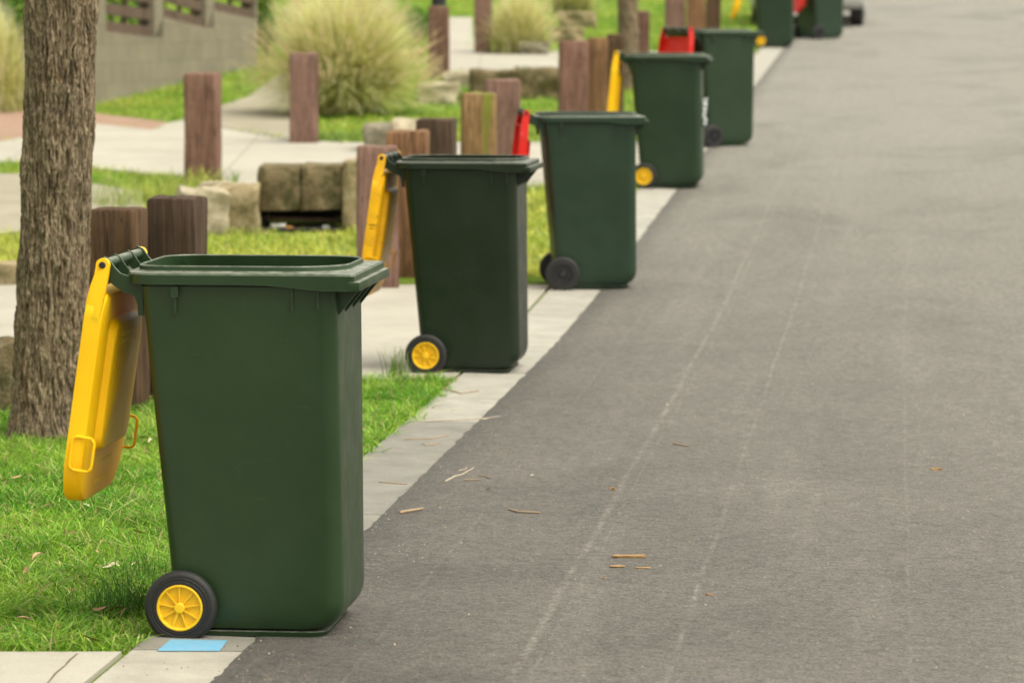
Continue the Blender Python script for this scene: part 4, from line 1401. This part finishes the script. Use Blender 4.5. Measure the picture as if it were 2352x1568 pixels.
# ------------------------------------------------------------------ twigs, bark and leaves
M_TWIG = mat_simple('twig_bark', (0.33, 0.24, 0.15), 0.85, 0.35, 60, 0.5)
M_TWIG2 = mat_simple('grey_twig', (0.40, 0.34, 0.27), 0.85, 0.3, 60, 0.5)
M_CHIP = mat_simple('split_wood', (0.36, 0.225, 0.10), 0.9, 0.5, 80, 0.6)
M_PLEAF = mat_simple('pale_leaf', (0.66, 0.56, 0.40), 0.7, 0.25, 30, 0.3)
M_BLEAF = mat_simple('brown_leaf', (0.27, 0.15, 0.075), 0.75, 0.4, 30, 0.3)
M_TLEAF = mat_simple('tan_leaf', (0.46, 0.29, 0.155), 0.75, 0.35, 30, 0.3)
def surf(x, y):
    k = kerbX(y)
    if x > k: return gz(y) + 0.012
    if x > k - KW: return kz(x, y)
    return gz(y) + 0.02
def twig(pp, r, mat, label, name='twig', cat='twig', ragged=False):
    pts = [G(*p) for p in pp]
    c = pts[0].copy()
    bm = bmesh.new()
    ln = []
    for i in range(len(pts) - 1):
        for t in (0, 0.5): ln.append(pts[i].lerp(pts[i + 1], t))
    ln.append(pts[-1])
    for i, p in enumerate(ln):
        p.z = surf(p.x, p.y) + r * 0.8 + (0.002 * abs(noise.noise(p * 40)))
    ln = [p - c for p in ln]
    rad = [r * (1 - 0.35 * i / len(ln)) * (1 + 0.25 * noise.noise(Vector((i * 3.3, r * 999, 0)))) for i in range(len(ln))]
    tube(bm, ln, rad, 7)
    o = bm_obj(name, bm, mat, None, 40, c)
    tag(o, label, cat)
    return o
twig([(918, 1180), (945, 1175), (971, 1171)], 0.0062, M_TWIG, 'short thick broken twig on the road edge by the nearest bin')
twig([(1169, 1171), (1190, 1177), (1240, 1179)], 0.0045, M_TWIG, 'curved brown twig lying on the asphalt right of the broken one')
twig([(1022, 1107), (1045, 1095), (1062, 1091), (1088, 1076)], 0.0036, M_TWIG2, 'longest pale crooked twig near the kerb')
twig([(1052, 1082), (1068, 1079), (1072, 1073)], 0.0022, M_TWIG2, 'tiny forked twig above the longest pale twig')
twig([(1066, 1103), (1104, 1103)], 0.003, M_TWIG, 'straight short brown twig beside the longest pale twig')
twig([(1100, 1092), (1120, 1096), (1128, 1100)], 0.0022, M_TWIG, 'little bent dark twig right of the longest pale twig')
twig([(1547, 1020), (1582, 1026)], 0.0038, M_TWIG, 'grey twig between the two pale scrape lines')
twig([(968, 970), (1030, 966), (1110, 962), (1150, 957)], 0.0028, M_TWIG2, 'long thin twig lying across the kerb')
twig([(930, 1010), (990, 1008), (1030, 1000)], 0.0024, M_TWIG, 'thin twig on the grey kerb below the long one')
twig([(975, 1024), (1000, 1020), (1012, 1013)], 0.0022, M_TWIG, 'small curved twig on the kerb')
twig([(1010, 893), (1060, 905), (1100, 898)], 0.0028, M_TWIG, 'thin bow shaped twig on the kerb below the second bin')
twig([(870, 1107), (935, 1111)], 0.0022, M_TWIG, 'straight thin twig on the kerb next to the nearest bin')
def chip(px0, px1, py, hpx, label, mat, seed):
    a = G(px0, py); b = G(px1, py)
    s = F / a.y
    w = (px1 - px0) / s
    o = rock('wood_chip', (a.x + b.x) / 2, a.y, surf(a.x, a.y) - 0.001, w, hpx / s * 2.2, hpx / s, mat, label, rough=0.34, seed=seed, cat='wood chip', cuts=3, bev=0.01)
    return o
chip(1412, 1478, 1280, 7, 'long splinter of split orange wood on the road', M_CHIP, 2.0)
chip(1461, 1492, 1305, 4, 'short splinter of wood below the long one', M_CHIP, 3.3)
chip(1402, 1432, 1302, 5, 'crumbled bit of wood left of the short splinter', M_CHIP, 4.1)
chip(1384, 1393, 1328, 3, 'tiny wood crumb below the splinters', M_CHIP, 5.7)
chip(1620, 1637, 1366, 4, 'dark bark chip alone to the right of the splinters', M_BLEAF, 6.2)
chip(2140, 2160, 1079, 5, 'reddish brown bark chip far right on the road', M_CHIP, 7.7)
chip(1402, 1412, 1124, 6, 'small orange pebble of bark in the middle of the road', M_CHIP, 8.4)

def leaf(x, y, z, size, mat, label, group=None, rs=random):
    bm = bmesh.new()
    L, W = size, size * rs.uniform(0.22, 0.42)
    curl = rs.uniform(-0.25, 0.35) * size
    rows = []
    for i in range(6):
        t = i / 5
        w = W * sin(pi * (0.08 + 0.9 * t)) * 0.5
        zz = curl * (t - .5) ** 2 * 2 + 0.002
        rows.append((bm.verts.new(((t - .5) * L, -w, zz + w * .35)), bm.verts.new(((t - .5) * L, 0, zz)), bm.verts.new(((t - .5) * L, w, zz + w * .35))))
    for i in range(5):
        for k in range(2):
            bm.faces.new((rows[i][k], rows[i][k + 1], rows[i + 1][k + 1], rows[i + 1][k]))
    o = bm_obj('dry_leaf', bm, mat, None, 60, (x, y, z))
    o.rotation_euler = (rs.uniform(-.35, .35), rs.uniform(-.35, .35), rs.uniform(0, 6.28))
    tag(o, label, 'leaf', group)
    return o
rl = random.Random(5)
# fallen leaves in the near grass
for (px, py, sz, k) in ((60, 1330, .05, 1), (85, 1290, .05, 2), (55, 1437, .045, 2), (300, 1020, .06, 0), (330, 1018, .07, 0), (345, 1022, .05, 0), (255, 1318, .055, 0), (262, 1312, .04, 0), (310, 1310, .03, 0),
                        (245, 1228, .05, 1), (220, 1282, .05, 2), (210, 1488, .06, 1), (235, 1420, .08, 1), (270, 1415, .06, 1), (330, 1392, .05, 1), (185, 1420, .035, 2), (320, 1240, .05, 2), (165, 1240, .05, 1),
                        (110, 1175, .045, 2), (40, 1110, .045, 2), (230, 1130, .05, 0), (300, 1082, .035, 2), (60, 1210, .04, 2), (145, 1330, .03, 1), (20, 1385, .04, 2), (130, 1460, .04, 1), (200, 1175, .04, 0), (290, 1180, .035, 1), (35, 1230, .05, 1), (335, 1050, .03, 1), (170, 1375, .05, 1), (250, 1360, .04, 0)):
    p = G(px, py)
    mat = (M_PLEAF, M_BLEAF, M_TLEAF)[k]
    lab = ('pale dry leaf lying in the near grass', 'brown dry leaf lying in the near grass', 'tan dry leaf lying in the near grass')[k]
    leaf(p.x, p.y, 0.034, sz, mat, lab, 'fallen leaves in the near grass', rl)
for (px, py, sz, k, lab) in ((1115, 964, .035, 0, 'pale leaf at the end of the long thin twig on the road edge'), (1120, 1126, .03, 2, 'small pink brown leaf on the road right of the twigs'), (1533, 931, .022, 0, 'tiny pale leaf on the left scrape line'),
                             (972, 1022, .02, 2, 'small tan leaf on the kerb near the grass'), (1221, 1137, .022, 0, 'white speck of leaf on the asphalt left of the scrape lines'), (1222, 1093, .016, 0, 'upper white speck of leaf on the asphalt'),
                             (1040, 945, .03, 2, 'tan leaf on the kerb'), (948, 955, .025, 2, 'orange tan leaf at the grass edge'), (896, 1052, .02, 2, 'small orange leaf where grass meets kerb')):
    p = G(px, py)
    leaf(p.x, p.y, surf(p.x, p.y) + 0.002, sz, (M_PLEAF, M_BLEAF, M_TLEAF)[k], lab, None, rl)
# grit and crumbs scattered over road and kerb, beyond counting
def grit():
    n = 2200
    y = 8.6 + 14 * rng.uniform(0, 1, n) ** 1.3
    u = np.where(rng.uniform(0, 1, n) < 0.45, rng.uniform(-KW, 0.25, n), rng.uniform(0, 3.2, n))
    x = kX(y) + u
    z = np.array([surf(a, b) for a, b in zip(x, y)])
    s = rng.uniform(0.0012, 0.0036, n)
    o = np.array([[1, 0, 0], [-.5, .87, 0], [-.5, -.87, 0], [0, 0, .9]])
    V = (np.stack([x, y, z], 1)[:, None, :] + o[None] * s[:, None, None] * rng.uniform(.6, 1.5, (n, 1, 3))).reshape(-1, 3)
    b = (np.arange(n) * 4)[:, None]
    T = np.concatenate([b + np.array([t]) for t in ((0, 1, 3), (1, 2, 3), (2, 0, 3))], 0)
    pal = np.array([[.45, .38, .27], [.2, .12, .06], [.38, .34, .27], [.3, .22, .12], [.08, .07, .06]])
    c = pal[rng.integers(0, 5, n)]
    g_ = tris_mesh('grit', V, T, mat_vcol('grit', 0.8), colors=np.repeat(c, 4, axis=0))
    tag(g_, 'fine grit and crumbs scattered over kerb and asphalt', 'grit', kind='stuff')
grit()

# ------------------------------------------------------------------ parked car up the street
def parked_car():
    c = G(1852, 63)
    s = F / c.y
    root = empty('parked_car', (c.x, c.y, c.z), -radians(6.0))
    tag(root, 'silver car with black tyres parked beyond the farthest bins, only its lower rear showing', 'car')
    SIL = mat_simple('silver_paint', (0.55, 0.56, 0.56), 0.3, 0.05, 5, 0.02, 0.6)
    GLS = mat_simple('car_glass', (0.02, 0.025, 0.03), 0.1, 0.1, 5, 0.0)
    REDL = mat_simple('red_lens', (0.5, 0.01, 0.01), 0.2, 0.1, 5, 0.0)
    hw = 1.66 / 2
    # body: side profile extruded across, narrowed at the top
    prof = [(0.0, 0.36), (0.05, 0.30), (0.45, 0.28), (0.46, 0.40), (0.55, 0.62), (0.75, 0.70), (0.95, 0.62), (1.04, 0.40), (1.06, 0.26), (3.05, 0.26), (3.07, 0.40), (3.18, 0.62), (3.36, 0.70), (3.55, 0.62), (3.66, 0.4), (3.68, 0.28), (4.1, 0.30), (4.2, 0.42), (4.18, 0.75), (4.05, 0.86), (3.1, 1.0), (0.1, 1.02), (0.0, 0.9)]
    bm = bmesh.new()
    for sgn in (0,):
        a = [bm.verts.new((-hw, y, z)) for y, z in prof]
        b = [bm.verts.new((hw, y, z)) for y, z in prof]
        bm.faces.new(a); bm.faces.new(b[::-1])
        for i in range(len(prof)): bm.faces.new((a[i], b[i], b[(i + 1) % len(prof)], a[(i + 1) % len(prof)]))
    bmesh.ops.recalc_face_normals(bm, faces=bm.faces)
    bmesh.ops.bevel(bm, geom=[e for e in bm.edges if abs(e.verts[0].co.x - e.verts[1].co.x) < 0.01], offset=0.03, segments=2, affect='EDGES')
    bm_obj('body', bm, SIL, root, 40)
    bm = bmesh.new()
    lo = [(-hw + .04, 0.12, 1.0), (hw - .04, 0.12, 1.0), (hw - .04, 3.1, 1.0), (-hw + .04, 3.1, 1.0)]
    hi = [(-hw + .2, 0.5, 1.48), (hw - .2, 0.5, 1.48), (hw - .2, 2.3, 1.48), (-hw + .2, 2.3, 1.48)]
    vl = [bm.verts.new(p) for p in lo]; vh = [bm.verts.new(p) for p in hi]
    bm.faces.new(vh)
    for i in range(4): bm.faces.new((vl[i], vl[(i + 1) % 4], vh[(i + 1) % 4], vh[i]))
    bm_obj('cabin_windows', bm, GLS, root)
    bm = bmesh.new(); bbox_bm(bm, -hw + .22, hw - .22, 0.52, 2.28, 1.475, 1.51, 0.01)
    bm_obj('roof', bm, SIL, root)
    bm = bmesh.new(); bbox_bm(bm, -hw - .01, hw + .01, -0.06, 0.10, 0.36, 0.56, 0.03)
    bm_obj('rear_bumper', bm, SIL, root, 40)
    for sx in (-1, 1):
        bm = bmesh.new(); bbox_bm(bm, min(sx * (hw - .17), sx * (hw - .01)), max(sx * (hw - .17), sx * (hw - .01)), -0.025, 0.05, 0.66, 0.92, 0.015)
        bm_obj('tail_light', bm, REDL, root, 40)
        for yy in (0.75, 3.36):
            bm = bmesh.new(); tube(bm, [(sx * (hw - .19), yy, 0.31), (sx * (hw - .17), yy, 0.31), (sx * (hw - .01), yy, 0.31), (sx * (hw + .005), yy, 0.31)], [0.28, 0.31, 0.31, 0.28], 32)
            w = bm_obj('wheel', bm, M_RUB, root, 40)
            bm = bmesh.new(); tube(bm, [(sx * (hw - .02), yy, 0.31), (sx * (hw + .01), yy, 0.31)], 0.19, 24)
            bm_obj('wheel_rim', bm, SIL, w, 40)
    bm = bmesh.new(); bbox_bm(bm, -0.18, 0.18, -0.035, 0.0, 0.70, 0.82, 0.004)
    bm_obj('number_plate', bm, mat_simple('plate', (0.7, 0.7, 0.6), 0.5), root)
parked_car()
